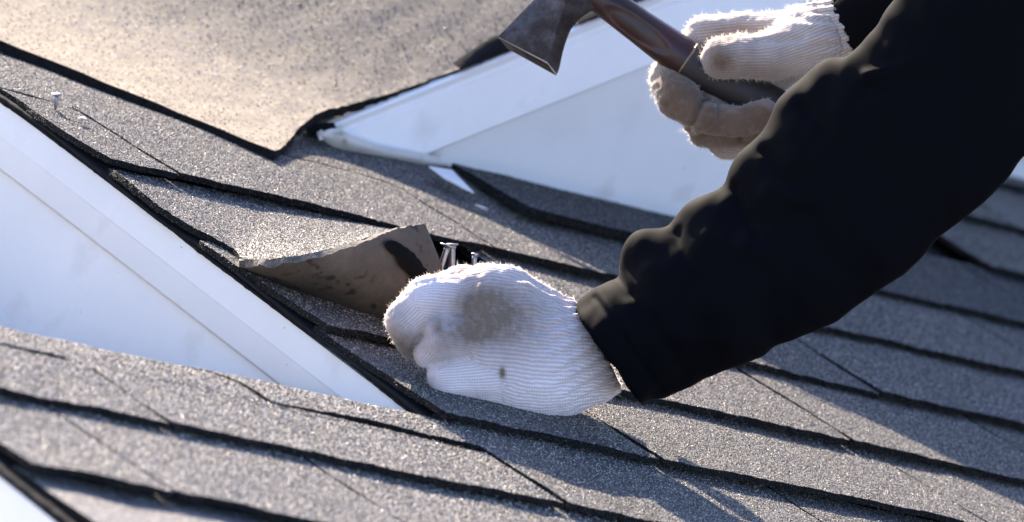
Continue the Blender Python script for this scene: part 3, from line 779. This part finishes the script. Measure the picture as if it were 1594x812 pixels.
def build(name, f, lo, hi, step, depth, mat, attr=None, disp=None, parent=worker, lean=0.0):
    V, F = surface_nets(f, lo, hi, step)
    # keep the one connected surface
    lab = np.arange(len(V))
    for _ in range(400):
        m_ = np.minimum.reduce([lab[F[:, i]] for i in range(4)]); new = lab.copy()
        for i in range(4): np.minimum.at(new, F[:, i], m_)
        new = new[new]
        if (new == lab).all(): break
        lab = new
    big = np.bincount(lab).argmax(); keepv = lab == big; remap = np.cumsum(keepv) - 1
    F = remap[F[keepv[F[:, 0]]]]; V = V[keepv]
    # relax twice: takes the grid's steps out
    for _ in range(2):
        A = np.zeros_like(V); c = np.zeros(len(V))
        for a, b_ in ((0, 1), (1, 2), (2, 3), (3, 0)):
            np.add.at(A, F[:, a], V[F[:, b_]]); np.add.at(c, F[:, a], 1); np.add.at(A, F[:, b_], V[F[:, a]]); np.add.at(c, F[:, b_], 1)
        V = V * 0.4 + 0.6 * A / np.maximum(c, 1)[:, None]
    N = vertex_normals(V, F)
    if disp is not None: V = V + N * disp(V)[:, None]
    at_ = attr(V) if attr else None
    if lean: V = V.copy(); V[:, 2] += lean * np.clip(800 - V[:, 0], -400, 400) * 1.0
    P = at_many(V, depth)
    # pixel y runs down: winding is mirrored and mirrored back by z towards the camera
    o = mesh_obj(name, P, F, mat, parent, attrs=at_)
    return o, V, F, N

def caps_field(groups, P):
    """groups: list of (k, [caps]); caps in a group blend by k; groups blend by small k"""
    out = None
    for kk, k, caps in groups:
        d = None
        for c in caps:
            e_, _ = sd_cap(P, *c); d = e_ if d is None else smin(d, e_, k)
        out = d if out is None else smin(out, d, kk)
    return out
def knit_attr(groups, V, stains, main=None):
    best = np.full(len(V), 1e9); ks = np.zeros((len(V), 3))
    base = 0.0
    for gi_, (kk, k, caps) in enumerate(groups):
        run = 0.0
        for c in caps:
            a = np.array(c[0], float); b_ = np.array(c[2], float); d, t = sd_cap(V, *c)
            if gi_ == 0 and main: a, b_ = np.array(main[0], float), np.array(main[1], float); run = 0.0
            ax = b_ - a; L = np.linalg.norm(ax); ax /= L
            r1 = np.cross(ax, [0.0, 0.0, 1.0]); 
            if np.linalg.norm(r1) < 0.1: r1 = np.cross(ax, [0.0, 1.0, 0.0])
            r1 /= np.linalg.norm(r1); r2 = np.cross(ax, r1)
            q = V - a; ang = np.arctan2(q @ r2, q @ r1); R = (c[1] + c[3]) / 2
            m = d < best; best[m] = d[m]
            ks[m, 0] = ang[m] * (main[2] if gi_ == 0 and main else R); ks[m, 1] = (q @ ax)[m] + run
            run += L
    st = np.zeros(len(V))
    for (x, y, rx, ry, a_) in stains:
        st += a_ * np.exp(-((V[:, 0] - x) / rx) ** 2 - ((V[:, 1] - y) / ry) ** 2)
    cuff = 1 / (1 + np.exp(-(V @ np.array(main[3]) - main[4]) / 8)) if main and len(main) > 3 else 0
    ks[:, 2] = 0.22 + 0.55 * cuff
    return {'knit': ks, 'stain': np.clip(st, 0, 1)}
def fuzz(V, N, n, parent, depth, lo=4, hi=11, keep=None, name='glove_fuzz'):
    rs = np.random.RandomState(11); ii = rs.randint(0, len(V), n)
    ii = ii[N[ii, 2] < 0.30]      # loose fibres show on the worn outer turns of the knit
    P = []; F = []
    for i in ii:
        p = V[i]; nn = N[i]; t = rs.normal(size=3); t /= np.linalg.norm(t); L = rs.uniform(lo, hi)
        d = nn * 0.8 + t * 0.75; d /= np.linalg.norm(d); s = np.cross(d, rs.normal(size=3)); s /= np.linalg.norm(s); w = 0.34
        t2 = rs.normal(size=3) * 0.4
        b0 = p - nn * 0.6; m_ = b0 + d * L * 0.5; e_ = m_ + (d + t2) * L * 0.5
        k = len(P); P += [b0 - s * w, b0 + s * w, m_ + s * w * 0.8, m_ - s * w * 0.8, e_]
        F += [(k, k + 1, k + 2, k + 3), (k + 3, k + 2, k + 4)]
    o = mesh_obj(name, at_many(np.array(P), depth), F, M_FUZZ, parent, smooth=False)
    tag(o, kind='stuff'); return o

# ---- left glove, fist on the shingles.  numbers: photo pixels, third value towards the camera
DL = 5.905
GL = [
 (10, 26, [((905, 548, 0), 84, (845, 560, 2), 90), ((845, 560, 2), 90, (785, 535, 4), 92), ((800, 500, 4), 74, (765, 478, 6), 70), ((800, 575, 2), 72, (735, 580, 4), 54)]),
 (3, 10, [((745, 480, 12), 54, (672, 474, 22), 45), ((672, 474, 22), 45, (640, 500, 18), 38), ((640, 500, 18), 38, (645, 530, -5), 30)]),
 (2.5, 9, [((750, 532, 40), 48, (694, 526, 58), 37), ((694, 526, 58), 36, (672, 550, 42), 28)]),
 (3, 9, [((760, 578, 34), 50, (706, 582, 36), 42), ((706, 582, 36), 38, (702, 596, 8), 30)]),
 (5, 8, [((780, 455, -48), 34, (718, 440, -44), 27), ((718, 440, -44), 27, (692, 446, -30), 23)]),
]
def f_gl(P):
    d = caps_field(GL, P)
    # the wrist is cut off square inside the sleeve
    cut = (P[:, 0] - 948) * 0.876 - (P[:, 1] - 535) * 0.48 * 1.0
    hem = P @ np.array([0.876, -0.482, 0.0]) - (925 * 0.876 - 543 * 0.482)
    d = np.maximum(d, hem - 8)
    return d
def disp_gl(V):
    s = V @ np.array([0.876, -0.482, 0.0]) - (925 * 0.876 - 543 * 0.482)     # along the wrist
    w = 1 / (1 + np.exp(-(s + 72) / 9))
    ang = np.arctan2(V[:, 2], (V[:, 1] - 545) * 0.876 + (V[:, 0] - 900) * 0.48)
    rib = np.sin(ang * 26) * 2.6 * w
    fold = 4.0 * np.sin((s + 60) / 11.0 + 0.8 * np.sin(V[:, 1] / 22)) * np.exp(-((s + 55) / 22) ** 2) * (V[:, 1] < 520)
    fine = 0.5 * vnoise(V, 9, 1) + 1.2 * vnoise(V, 34, 2)
    def seg(a, b_):
        a = np.array(a, float); b_ = np.array(b_, float); ab = b_ - a; t = np.clip(((V[:, :2] - a) @ ab) / (ab @ ab), 0, 1)
        return np.linalg.norm(V[:, :2] - a - t[:, None] * ab, axis=1)
    knuck = 0; fr_ = 1 / (1 + np.exp(-V[:, 2] / 12))
    for (a, b_, w_, h_) in (((648, 528), (700, 500), 6, -5), ((700, 500), (728, 455), 9, -4), ((662, 572), (730, 556), 6, -5), ((660, 470), (690, 450), 14, 3), ((725, 455), (745, 425), 8, -3), ((845, 470), (850, 520), 9, -5), ((862, 465), (885, 530), 7, 4),
                            ((815, 430), (835, 480), 9, 3), ((740, 500), (760, 600), 16, 3), ((690, 620), (780, 618), 9, -2.5), ((880, 500), (905, 600), 8, -3)):
        knuck = knuck + h_ * np.exp(-(seg(a, b_) / w_) ** 2) * fr_
    return rib + fold + fine + knuck
ST_L = [(740, 470, 50, 40, 0.12), (625, 500, 40, 60, 0.35), (690, 560, 40, 40, 0.14), (795, 495, 85, 85, 0.85), (700, 500, 60, 60, 0.25), (745, 470, 40, 40, 0.35), (690, 545, 22, 26, 0.22), (625, 540, 30, 26, 0.65), (610, 490, 18, 40, 0.30), (782, 580, 5, 9, 0.9), (680, 505, 12, 20, 0.35), (660, 600, 30, 12, 0.35), (860, 640, 80, 10, 0.2), (720, 425, 30, 12, 0.3), (730, 520, 40, 22, 0.35)]
o, V, F, N = build('glove', f_gl, (585, 390, -115), (965, 668, 130), 3.0, DL, M_KNIT, lambda V: knit_attr(GL, V, ST_L, ((930, 545, -20), (700, 525, -20), 88, (0.876, -0.482, 0.0), 925 * 0.876 - 543 * 0.482 - 72)), disp_gl, lean=0.8)
tag(o, 'left knitted glove, fist pressed on the shingles, brown stain on its back')
GLOVE_L = o
fuzz(V, N, 9000, o, DL, 3, 8)
# hem of the glove peeping out under the sleeve
# ---- left sleeve
SLV = [((955, 552, 0), 92, (1030, 500, 4), 93, 1.0), ((1030, 498, 4), 93, (1108, 462, 10), 112, 1.3), ((1108, 462, 10), 108, (1222, 388, 10), 132, 1.9), ((1222, 388, 10), 132, (1315, 302, 10), 152, 2.0), ((1315, 302, 10), 150, (1440, 190, 10), 150, 2.0), ((1440, 190, 10), 150, (1570, 20, 0), 160, 2.0), ((1570, 20, 0), 160, (1860, -230, -60), 190, 1.8)]
BUMPS = [((1010, 398, 5), 42, (1060, 430, 30), 50, 30), ((1100, 358, 0), 50, (1160, 400, 30), 58, 36), ((1186, 274, 0), 44, (1250, 320, 30), 58, 34), ((1222, 236, 5), 34, (1275, 270, 30), 42, 26), ((1262, 180, -5), 54, (1315, 225, 20), 62, 34), ((1300, 138, -10), 44, (1370, 170, 0), 54, 24), ((925, 478, 0), 24, (985, 462, 20), 26, 18), ((1090, 556, 10), 26, (1030, 592, 0), 24, 24), ((1345, 130, -10), 24, (1440, 98, -20), 24, 14)]
def f_sl(P):
    d = None
    for c in SLV:
        e_, _ = sd_cap(P, *c); d = e_ if d is None else smin(d, e_, 20)
    for c in BUMPS:
        e_, _ = sd_cap(P, *c[:4]); d = smin(d, e_, c[4])
    open_ = P @ np.array([0.816, -0.578, 0.0]) - (945 * 0.816 - 557 * 0.578)
    d = smin(np.maximum(d, -open_), np.maximum(d, -open_), 4)
    # hollow at the wrist
    inner, _ = sd_cap(P, (900, 590, 0), 78, (962, 546, 2), 72)
    d = np.maximum(d, -inner)
    return d
def disp_sl(V):
    out = 1.6 * vnoise(V, 55, 4) + 3.0 * vnoise(V, 130, 5)
    def seg(a, b_):
        a = np.array(a, float); b_ = np.array(b_, float); ab = b_ - a; t = np.clip(((V[:, :2] - a) @ ab) / (ab @ ab), 0, 1)
        return np.linalg.norm(V[:, :2] - a - t[:, None] * ab, axis=1), t
    front = 1 / (1 + np.exp(-(V[:, 2] + 10) / 14))
    for (a, b_, w, h_) in (((926, 462), (1028, 606), 3, -4), ((932, 458), (1034, 600), 3, 2), ((1180, 380), (1420, 200), 26, 8), ((1130, 480), (1330, 330), 22, 6), ((1240, 330), (1380, 330), 18, -6), ((958, 428), (1015, 500), 7, -8), ((1050, 360), (1085, 440), 8, -10), ((1085, 440), (1180, 470), 14, -5), ((1142, 292), (1180, 370), 8, -10), ((1190, 234), (1250, 300), 8, -10),
                           ((1248, 165), (1320, 240), 9, -10), ((1320, 240), (1420, 270), 16, -5), ((985, 455), (1065, 580), 8, -6), ((1100, 370), (1200, 400), 12, 6), ((1200, 300), (1330, 330), 14, 6),
                           ((1010, 420), (1060, 500), 12, 6), ((1350, 118), (1440, 92), 7, 9), ((1345, 140), (1450, 118), 9, -8), ((1150, 330), (1300, 420), 20, -5), ((1060, 520), (1180, 540), 16, 5)):
        d_, t_ = seg(a, b_); out += 0.9 * h_ * np.exp(-(d_ / (w * 1.25)) ** 2) * (1 - 0.7 * t_) * front
    return out
o, V, F, N = build('sleeve', f_sl, (860, -440, -260), (1990, 680, 160), 5.2, DL + 0.02, M_BLACK, None, disp_sl)
tag(o, 'near sleeve of the black sweatshirt, bunched in folds at the elbow')

# ---- right glove round the hatchet handle
DR = 6.17
GR = [
 (8, 20, [((1312, 46, -22), 50, (1255, 62, -20), 52), ((1255, 62, -22), 50, (1180, 105, -48), 50), ((1180, 105, -48), 52, (1110, 130, -52), 48)]),   # wrist, palm behind
 (2.5, 9, [((1270, 62, 0), 46, (1200, 86, 24), 38), ((1200, 86, 24), 38, (1150, 88, 34), 34), ((1150, 88, 34), 34, (1124, 90, 34), 33)]),                     # thumb
 (2.5, 9, [((1240, 50, -30), 36, (1150, 50, -40), 29), ((1150, 50, -40), 29, (1096, 54, -36), 28), ((1096, 54, -36), 28, (1078, 72, -30), 20)]),              # index behind
 (2, 9, [((1070, 90, -45), 40, (1046, 122, -20), 34), ((1046, 122, -20), 34, (1056, 152, 12), 33), ((1056, 152, 12), 32, (1090, 182, 30), 26)]),            # middle
 (2, 9, [((1110, 150, -40), 40, (1100, 195, 0), 34), ((1100, 195, 0), 32, (1160, 195, 30), 27), ((1160, 195, 30), 27, (1192, 172, 30), 20)]),               # ring
 (2, 9, [((1150, 170, -40), 40, (1130, 215, -8), 30), ((1130, 215, -8), 30, (1180, 222, 10), 26), ((1180, 222, 10), 26, (1225, 200, 16), 24)]),             # little
]
def f_gr(P): return caps_field(GR, P)
def disp_gr(V):
    w = 1 / (1 + np.exp(-(V[:, 0] - 1262) / 8)); ang = np.arctan2(V[:, 2] + 20, V[:, 1] - 55)
    def seg(a, b_):
        a = np.array(a, float); b_ = np.array(b_, float); ab = b_ - a; t = np.clip(((V[:, :2] - a) @ ab) / (ab @ ab), 0, 1)
        return np.linalg.norm(V[:, :2] - a - t[:, None] * ab, axis=1)
    fr_ = 1 / (1 + np.exp(-V[:, 2] / 10)); cr = 0
    for (a, b_, w_, h_) in (((1068, 212), (1098, 152), 6, -9), ((1092, 214), (1150, 222), 5, -9), ((1150, 222), (1218, 204), 5, -9), ((1030, 110), (1050, 150), 12, 3), ((1110, 172), (1190, 172), 14, 3), ((1040, 165), (1066, 178), 5, -5), ((1180, 62), (1250, 58), 6, -5)):
        cr = cr + h_ * np.exp(-(seg(a, b_) / w_) ** 2) * fr_
    return cr + np.sin(ang * 18) * 2.0 * w + 0.6 * vnoise(V, 9, 1) + 1.5 * vnoise(V, 32, 2)
ST_R = [(1120, 80, 45, 40, 0.35), (1200, 100, 60, 50, 0.22), (1075, 170, 60, 60, 0.35), (1050, 140, 30, 45, 0.5), (1110, 190, 90, 55, 0.45), (1190, 200, 50, 40, 0.5), (1060, 165, 34, 50, 0.75), (1120, 215, 70, 34, 0.60), (1180, 180, 40, 30, 0.55), (1120, 90, 22, 26, 0.45), (1150, 45, 60, 12, 0.45), (1170, 110, 60, 22, 0.35), (1075, 185, 10, 10, 0.8), (1215, 130, 30, 16, 0.3), (1030, 120, 16, 30, 0.3)]
o, V, F, N = build('glove', f_gr, (1000, -30, -125), (1372, 262, 90), 3.0, DR, M_KNIT_R, lambda V: knit_attr(GR, V, ST_R, ((1330, 50, -30), (1100, 120, -45), 55, (1.0, 0.0, 0.0), 1262)), disp_gr)
tag(o, 'right knitted glove gripping the hatchet handle, browned fingers')
fuzz(V, N, 9000, o, DR, 4, 10)

# ---- right sleeve and the sweatshirt's body (mostly past the top right corner)
SR = [((1338, 38, -25), 62, (1430, -10, -40), 84), ((1430, -10, -40), 84, (1640, -180, -120), 120), ((1640, -180, -120), 120, (1950, -420, -420), 150)]
def f_sr(P):
    d = None
    for c in SR:
        e_, _ = sd_cap(P, *c); d = e_ if d is None else smin(d, e_, 24)
    hem = P @ np.array([0.80, -0.60, 0.0]) - (1306 * 0.80 - 52 * 0.60)
    d = np.maximum(d, -hem)
    inner, _ = sd_cap(P, (1250, 85, -24), 54, (1318, 47, -25), 50)
    return np.maximum(d, -inner)
o, V, F, N = build('sleeve', f_sr, (1240, -420, -420), (1960, 130, 80), 6.0, DR, M_BLACK_PLAIN, None, lambda V: 1.5 * vnoise(V, 90, 8))
tag(o, 'far sleeve of the black sweatshirt, hem round the raised wrist')
TOR = [((1930, -250, -60), 210, (1990, -430, -620), 210), ((1960, -330, -340), 330, (2260, 150, -420), 330), ((2260, 150, -420), 330, (2420, 420, -460), 320)]
def blend(caps, P, k):
    d = None
    for c in caps:
        e_, _ = sd_cap(P, *c); d = e_ if d is None else smin(d, e_, k)
    return d
o, V, F, N = build('sweatshirt', lambda P: blend(TOR, P, 90), (1500, -760, -1000), (2860, 620, 240), 22.0, DL + 0.02, M_BLACK, None, lambda V: 7 * vnoise(V, 240, 3))
LEG = [((2400, 480, -280), 190, (2000, 960, -180), 140), ((2400, 480, -700), 190, (2060, 860, -760), 140), ((2000, 960, -180), 130, (2700, 1130, -260), 90), ((2060, 860, -760), 130, (2760, 1060, -800), 90)]
# keep the kneeling legs clear of the frame: they rest on the shingles to the right
LEG = [((2400, 420, -280), 190, (2330, 760, -150), 140), ((2400, 420, -660), 190, (2330, 640, -640), 140), ((2330, 760, -150), 130, (2900, 980, -500), 95), ((2330, 640, -640), 130, (2960, 860, -960), 95)]
o, V, F, N = build('trousers', lambda P: blend(LEG, P, 70), (2120, 180, -1180), (3160, 1160, 60), 24.0, DL + 0.02, M_TROUSER, None, lambda V: 5 * vnoise(V, 200, 6))
BODY = [((1960, -330, -340), 240, (2330, 280, -430), 260), ((1930, -250, -100), 100, (1450, 200, 0), 58), ((1450, 200, 0), 58, (990, 530, 0), 34),
        ((1990, -430, -660), 100, (1645, -185, -705), 70), ((1645, -185, -705), 66, (1345, 38, -612), 34),
        ((2400, 420, -280), 150, (2330, 740, -170), 110), ((2400, 420, -660), 150, (2330, 640, -640), 105), ((2330, 740, -170), 90, (2880, 970, -500), 60), ((2330, 640, -640), 90, (2940, 850, -950), 60),
        ((1900, -480, -330), 110, (1800, -640, -320), 100), ((1760, -760, -320), 175, (1730, -900, -320), 185), ((1600, -740, -320), 30, (1640, -770, -320), 40)]
build('body', lambda P: blend(BODY, P, 30), (960, -1120, -1100), (3060, 1120, 180), 20.0, DL + 0.02, M_SKIN)
HAIR = [((1800, -800, -320), 180, (1780, -930, -320), 190)]
def f_hair(P):
    d = blend(HAIR, P, 20); face, _ = sd_cap(P, (1560, -760, -320), 120, (1600, -820, -320), 120); return np.maximum(d, -face)
build('hair', f_hair, (1540, -1150, -560), (2040, -580, -80), 16.0, DL + 0.02, M_HAIR)

# ---------------------------------------------------------------- hatchet
def steel_mat():
    m, nt, b = newmat('worn_steel'); tc = nd(nt, 'ShaderNodeTexCoord')
    n = nd(nt, 'ShaderNodeTexNoise', Scale=45.0, Detail=8.0, Roughness=0.75); nt.links.new(tc.outputs['Object'], n.inputs['Vector'])
    r = ramp(nt, n.outputs[0], [(0.30, (0.014, 0.009, 0.008)), (0.48, (0.03, 0.024, 0.025)), (0.66, (0.075, 0.07, 0.08))])
    nt.links.new(r.outputs[0], b.inputs['Base Color']); b.inputs['Metallic'].default_value = 0.55
    r2 = ramp(nt, n.outputs[0], [(0.3, (0.75,) * 3), (0.7, (0.42,) * 3)]); nt.links.new(r2.outputs[0], b.inputs['Roughness'])
    bp = nd(nt, 'ShaderNodeBump', Strength=0.3, Distance=0.0006); nt.links.new(n.outputs[0], bp.inputs['Height']); nt.links.new(bp.outputs[0], b.inputs['Normal'])
    return m
M_STEEL = steel_mat()
M_BRIGHT = simple('ground_steel', (0.45, 0.45, 0.47), 0.4, metal=0.8, nscale=80, namt=0.3)
hatchet = empty('hatchet', at(1000, 60, DR), 'worn steel hatchet with dark red handle held in the raised glove', 'hatchet')
# head: sections from the flared cutting end back to the eye. each: 4 corners (left-far, front ridge, right, back) in pixels
secs = [
 [(775, 58, -6), (852, 99, 30), (866, 118, 8), (790, 76, -34)],
 [(777, 54, -4), (854, 90, 31), (871, 108, 9), (795, 66, -36)],
 [(795, 36, -2), (862, 62, 33), (877, 78, 10), (812, 46, -38)],
 [(820, 10, 0), (870, 34, 34), (887, 48, 12), (836, 20, -38)],
 [(842, -14, 2), (880, 2, 36), (903, 28, 14), (862, -4, -38)],
 [(862, -40, 2), (894, -28, 38), (930, 12, 16), (892, -10, -38)],
 [(884, -64, 2), (918, -50, 38), (956, -18, 16), (916, -40, -38)],
 [(905, -90, 0), (940, -76, 32), (975, -48, 14), (935, -70, -32)],
]
def sub_sec(s, n=6):
    s = np.array(s, float); out = []
    for i in range(4):
        a, b_ = s[i], s[(i + 1) % 4]
        for k in range(n):
            t = k / n; out.append(a * (1 - t) + b_ * t)
    out = np.array(out); c = out.mean(0)
    return out
SS = np.array([sub_sec(s) for s in secs])
# smooth along the head
from_i = np.linspace(0, len(secs) - 1, 30)
SI = np.array([[np.interp(from_i, range(len(secs)), SS[:, k, d]) for d in range(3)] for k in range(24)]).transpose(2, 0, 1)
for _ in range(2): SI[1:-1] = (SI[:-2] + 2 * SI[1:-1] + SI[2:]) / 4
V = SI.reshape(-1, 3); F = []
for j in range(29):
    for i in range(24):
        F.append((j * 24 + i, j * 24 + (i + 1) % 24, (j + 1) * 24 + (i + 1) % 24, (j + 1) * 24 + i))
F.append(tuple(range(23, -1, -1))); F.append(tuple(29 * 24 + i for i in range(24)))
mi = [0] * len(F)
for i in range(24): mi[i] = 1
hd = mesh_obj('head', at_many(V, DR), F, None, hatchet, mats=[M_STEEL, M_BRIGHT], midx=mi, smooth=True)
bv = hd.modifiers.new('bevel', 'BEVEL'); bv.width = 0.0009; bv.segments = 2; bv.limit_method = 'ANGLE'; bv.angle_limit = math.radians(35)
es = hd.modifiers.new('split', 'EDGE_SPLIT'); es.split_angle = math.radians(40)
def tube(name, pts, rad, mat, parent, depth, n=20, flat=1.0, mats=None, midx_fn=None, hole=None):
    pts = np.array(pts, float); V = []; F = []; mi = []
    for i, p in enumerate(pts):
        t = pts[min(i + 1, len(pts) - 1)] - pts[max(i - 1, 0)]; t /= np.linalg.norm(t)
        a = np.cross(t, [0, 0, 1.0]); a /= np.linalg.norm(a); b_ = np.cross(a, t)
        for k in range(n):
            an = 2 * math.pi * k / n; r = rad[i]; q = p + a * math.cos(an) * r + b_ * math.sin(an) * r * flat
            if hole: q = hole(q, p, an, i)
            V.append(q)
    for i in range(len(pts) - 1):
        for k in range(n):
            F.append((i * n + k, i * n + (k + 1) % n, (i + 1) * n + (k + 1) % n, (i + 1) * n + k)); mi.append(midx_fn(i, k) if midx_fn else 0)
    F.append(tuple(range(n - 1, -1, -1))); F.append(tuple((len(pts) - 1) * n + k for k in range(n))); mi += [0, 0]
    return mesh_obj(name, at_many(V, depth) if depth else V, F, mat, parent, mats=mats, midx=mi)
def handle_mat():
    m, nt, b = newmat('dark_red_lacquer'); tc = nd(nt, 'ShaderNodeTexCoord')
    n = nd(nt, 'ShaderNodeTexNoise', Scale=40.0, Detail=7.0, Roughness=0.7); nt.links.new(tc.outputs['Object'], n.inputs['Vector'])
    r = ramp(nt, n.outputs[0], [(0.3, (0.014, 0.008, 0.007)), (0.55, (0.032, 0.010, 0.009)), (0.75, (0.085, 0.016, 0.013))])
    nt.links.new(r.outputs[0], b.inputs['Base Color']); b.inputs['Roughness'].default_value = 0.42
    bp = nd(nt, 'ShaderNodeBump', Strength=0.2, Distance=0.0005); nt.links.new(n.outputs[0], bp.inputs['Height']); nt.links.new(bp.outputs[0], b.inputs['Normal'])
    return m
M_HANDLE = handle_mat()
M_GRIP = simple('black_grip', (0.022, 0.017, 0.016), 0.6, nscale=60, namt=0.4, bump=0.3, bscale=250)
M_WOODY = simple('worn_bare_wood', (0.30, 0.17, 0.07), 0.7, nscale=90, namt=0.45, bump=0.3, bscale=300)
hp = interp_poly([(885, -42, 0), (935, -4, 0), (1000, 44, 0), (1070, 94, 0)], 40)
def recess(q, p, an, i):
    # long oval pressed into the side that faces the camera
    if math.sin(an) > 0.0 or True:
        x, y = q[0] - 992, q[1] - 46; a = x * 0.82 + y * 0.57; b_ = -x * 0.57 + y * 0.82
        e_ = (a / 58) ** 2 + (b_ / 15) ** 2
        if q[2] > 0 and e_ < 1.25: q = q - np.array([0, 0, 4.5 * min(1, (1.25 - e_) * 2.2)])
    return q
tube('shaft', interp_poly(hp, 90), np.interp(np.linspace(0, 1, 90), [0, 0.25, 0.6, 0.93, 1], [24, 25, 27, 31, 30]), M_HANDLE, hatchet, DR, n=48, hole=recess)
tube('ferrule', [(1068, 93, 0), (1069.5, 94, 0), (1071, 95, 0)], [31.2, 31.8, 31.2], simple('tarnished_brass', (0.22, 0.17, 0.12), 0.45, metal=0.7, nscale=90, namt=0.3), hatchet, DR, n=36)
tube('grip', interp_poly([(1070, 94, 0), (1110, 116, 0), (1160, 142, 0), (1240, 182, 0), (1300, 212, -4)], 50), np.interp(np.linspace(0, 1, 50), [0, 0.5, 0.9, 1], [31, 29, 27, 20]), None, hatchet, DR, n=30,
     mats=[M_GRIP, M_WOODY], midx_fn=lambda i, k: 1 if 10 < i < 26 and 19 < k < 24 else 0)

# ---------------------------------------------------------------- nails
M_NAIL = simple('galvanised_nail', (0.34, 0.33, 0.34), 0.42, metal=0.85, nscale=300, namt=0.25)
def nail(p0, p1, r, hr, label, tip=True):
    """p0 head end, p1 point end, roof frame, metres"""
    p0 = np.array(p0); p1 = np.array(p1); t = (p1 - p0) / np.linalg.norm(p1 - p0); L = np.linalg.norm(p1 - p0)
    nl = empty('nail', p1, label, 'nail', 'roofing nails')
    a = np.cross(t, [0.3, 0.2, 1.0]); a /= np.linalg.norm(a); b_ = np.cross(t, a)
    def rev(name, prof, n=16):
        V = []; F = []
        for d, rr in prof:
            for k in range(n):
                an = 2 * math.pi * k / n; V.append(p0 + t * d + (a * math.cos(an) + b_ * math.sin(an)) * rr)
        for i in range(len(prof) - 1):
            for k in range(n): F.append((i * n + k, i * n + (k + 1) % n, (i + 1) * n + (k + 1) % n, (i + 1) * n + k))
        F.append(tuple(range(n - 1, -1, -1))); F.append(tuple((len(prof) - 1) * n + k for k in range(n)))
        return mesh_obj(name, V, F, M_NAIL, nl)
    rev('nail_head', [(-0.0010, hr * 0.86), (-0.0007, hr), (0.0000, hr), (0.0005, hr * 0.6), (0.0009, r * 1.05)])
    rev('shank', [(0.0008, r * 1.1), (0.003, r), (L - 0.004, r), (L, 0.0002)])
    return nl
pN = on_surf(86, 172, 0.003, h_main); dq = -float((pN - CC) @ CB[2])
nail(at(88, 147, dq - 0.002), pN, 0.0016, 0.0036, 'nail standing in the shingle under the tan roof, upper left')
# put that nail properly on the roof: its foot touches the shingle
dN = 5.985
nail(at(697, 383, dN), at(676, 446, dN), 0.0019, 0.0054, 'slanting nail gripped by the fist, round head nearest the lifted flap')
nail(at(704, 381, dN + 0.012), at(703, 450, dN + 0.012), 0.0020, 0.0040, 'upright nail just behind the slanting one at the fist')
nail(at(739, 396, dN + 0.01), at(736, 440, dN + 0.01), 0.0016, 0.0024, 'short nail top peeping over the knuckles with a thread on it')
# ---------------------------------------------------------------- chips of paint on the shingles
M_CHIP = simple('paint_chip', (0.42, 0.40, 0.37), 0.8, spec=0.1)
def chip(px, py, L, W_, label, z=0.009, hf=h_main):
    c = on_surf(px, py, z, hf); V = []; n = 9; rs = random.Random(int(px))
    ang = rs.uniform(-0.5, 0.5)
    for k in range(n):
        a = 2 * math.pi * k / n; r = 1 + rs.uniform(-0.25, 0.25)
        x, y = math.cos(a) * L * r, math.sin(a) * W_ * r
        V.append(c + np.array([x * math.cos(ang) - y * math.sin(ang), x * math.sin(ang) + y * math.cos(ang), 0.0004 * math.sin(a * 2) + 0.0006]))
    V += [p - np.array([0, 0, 0.0008]) for p in V]
    F = [tuple(range(n)), tuple(range(2 * n - 1, n - 1, -1))] + [(i, i + n, (i + 1) % n + n, (i + 1) % n) for i in range(n)]
    tag(mesh_obj('paint_chip', V, F, M_CHIP, smooth=False), label, 'chip', 'paint chips on the shingles')
chip(128, 184, 0.006, 0.0022, 'white chip lying beside the nail on the upper left shingle')
chip(748, 322, 0.005, 0.003, 'pale chip below the flashing tongue in the gable shadow')
# ---------------------------------------------------------------- the house below, and the ground
M_BOUNCE_GROUND = simple('bounce_ground', (0.36, 0.35, 0.34), 0.9, nscale=3, namt=0.5)  # unseen ground, pale tone chosen to bounce light onto the walls
M_SIDING = simple('pale_siding', (0.55, 0.54, 0.50), 0.6, nscale=4, namt=0.06)
hs = empty('house_wall', (0.4, -0.6, -1), 'pale house wall below the eaves, outside the photograph', 'wall')
def box(name, lo, hi, mat, parent):
    x0, y0, z0 = lo; x1, y1, z1 = hi
    V = [(x0, y0, z0), (x1, y0, z0), (x1, y1, z0), (x0, y1, z0), (x0, y0, z1), (x1, y0, z1), (x1, y1, z1), (x0, y1, z1)]
    F = [(0, 3, 2, 1), (4, 5, 6, 7), (0, 1, 5, 4), (1, 2, 6, 5), (2, 3, 7, 6), (3, 0, 4, 7)]
    return mesh_obj(name, V, F, mat, parent, smooth=False, raw=True)
box('wall_panel', (-0.70, -0.62, -4.5), (1.8, 0.60, -0.60), M_SIDING, hs)
box('wall_panel', (-0.10, -0.10, -0.60), (1.8, 0.60, -0.20), M_SIDING, hs)
G = 600
V = [(-G, -G, -4.6), (G, -G, -4.6), (G, G, -4.6), (-G, G, -4.6)]
tag(mesh_obj('ground', V, [(0, 1, 2, 3)], M_BOUNCE_GROUND, smooth=False, raw=True), 'unseen ground round the house, kept pale to bounce light upward', kind='structure')
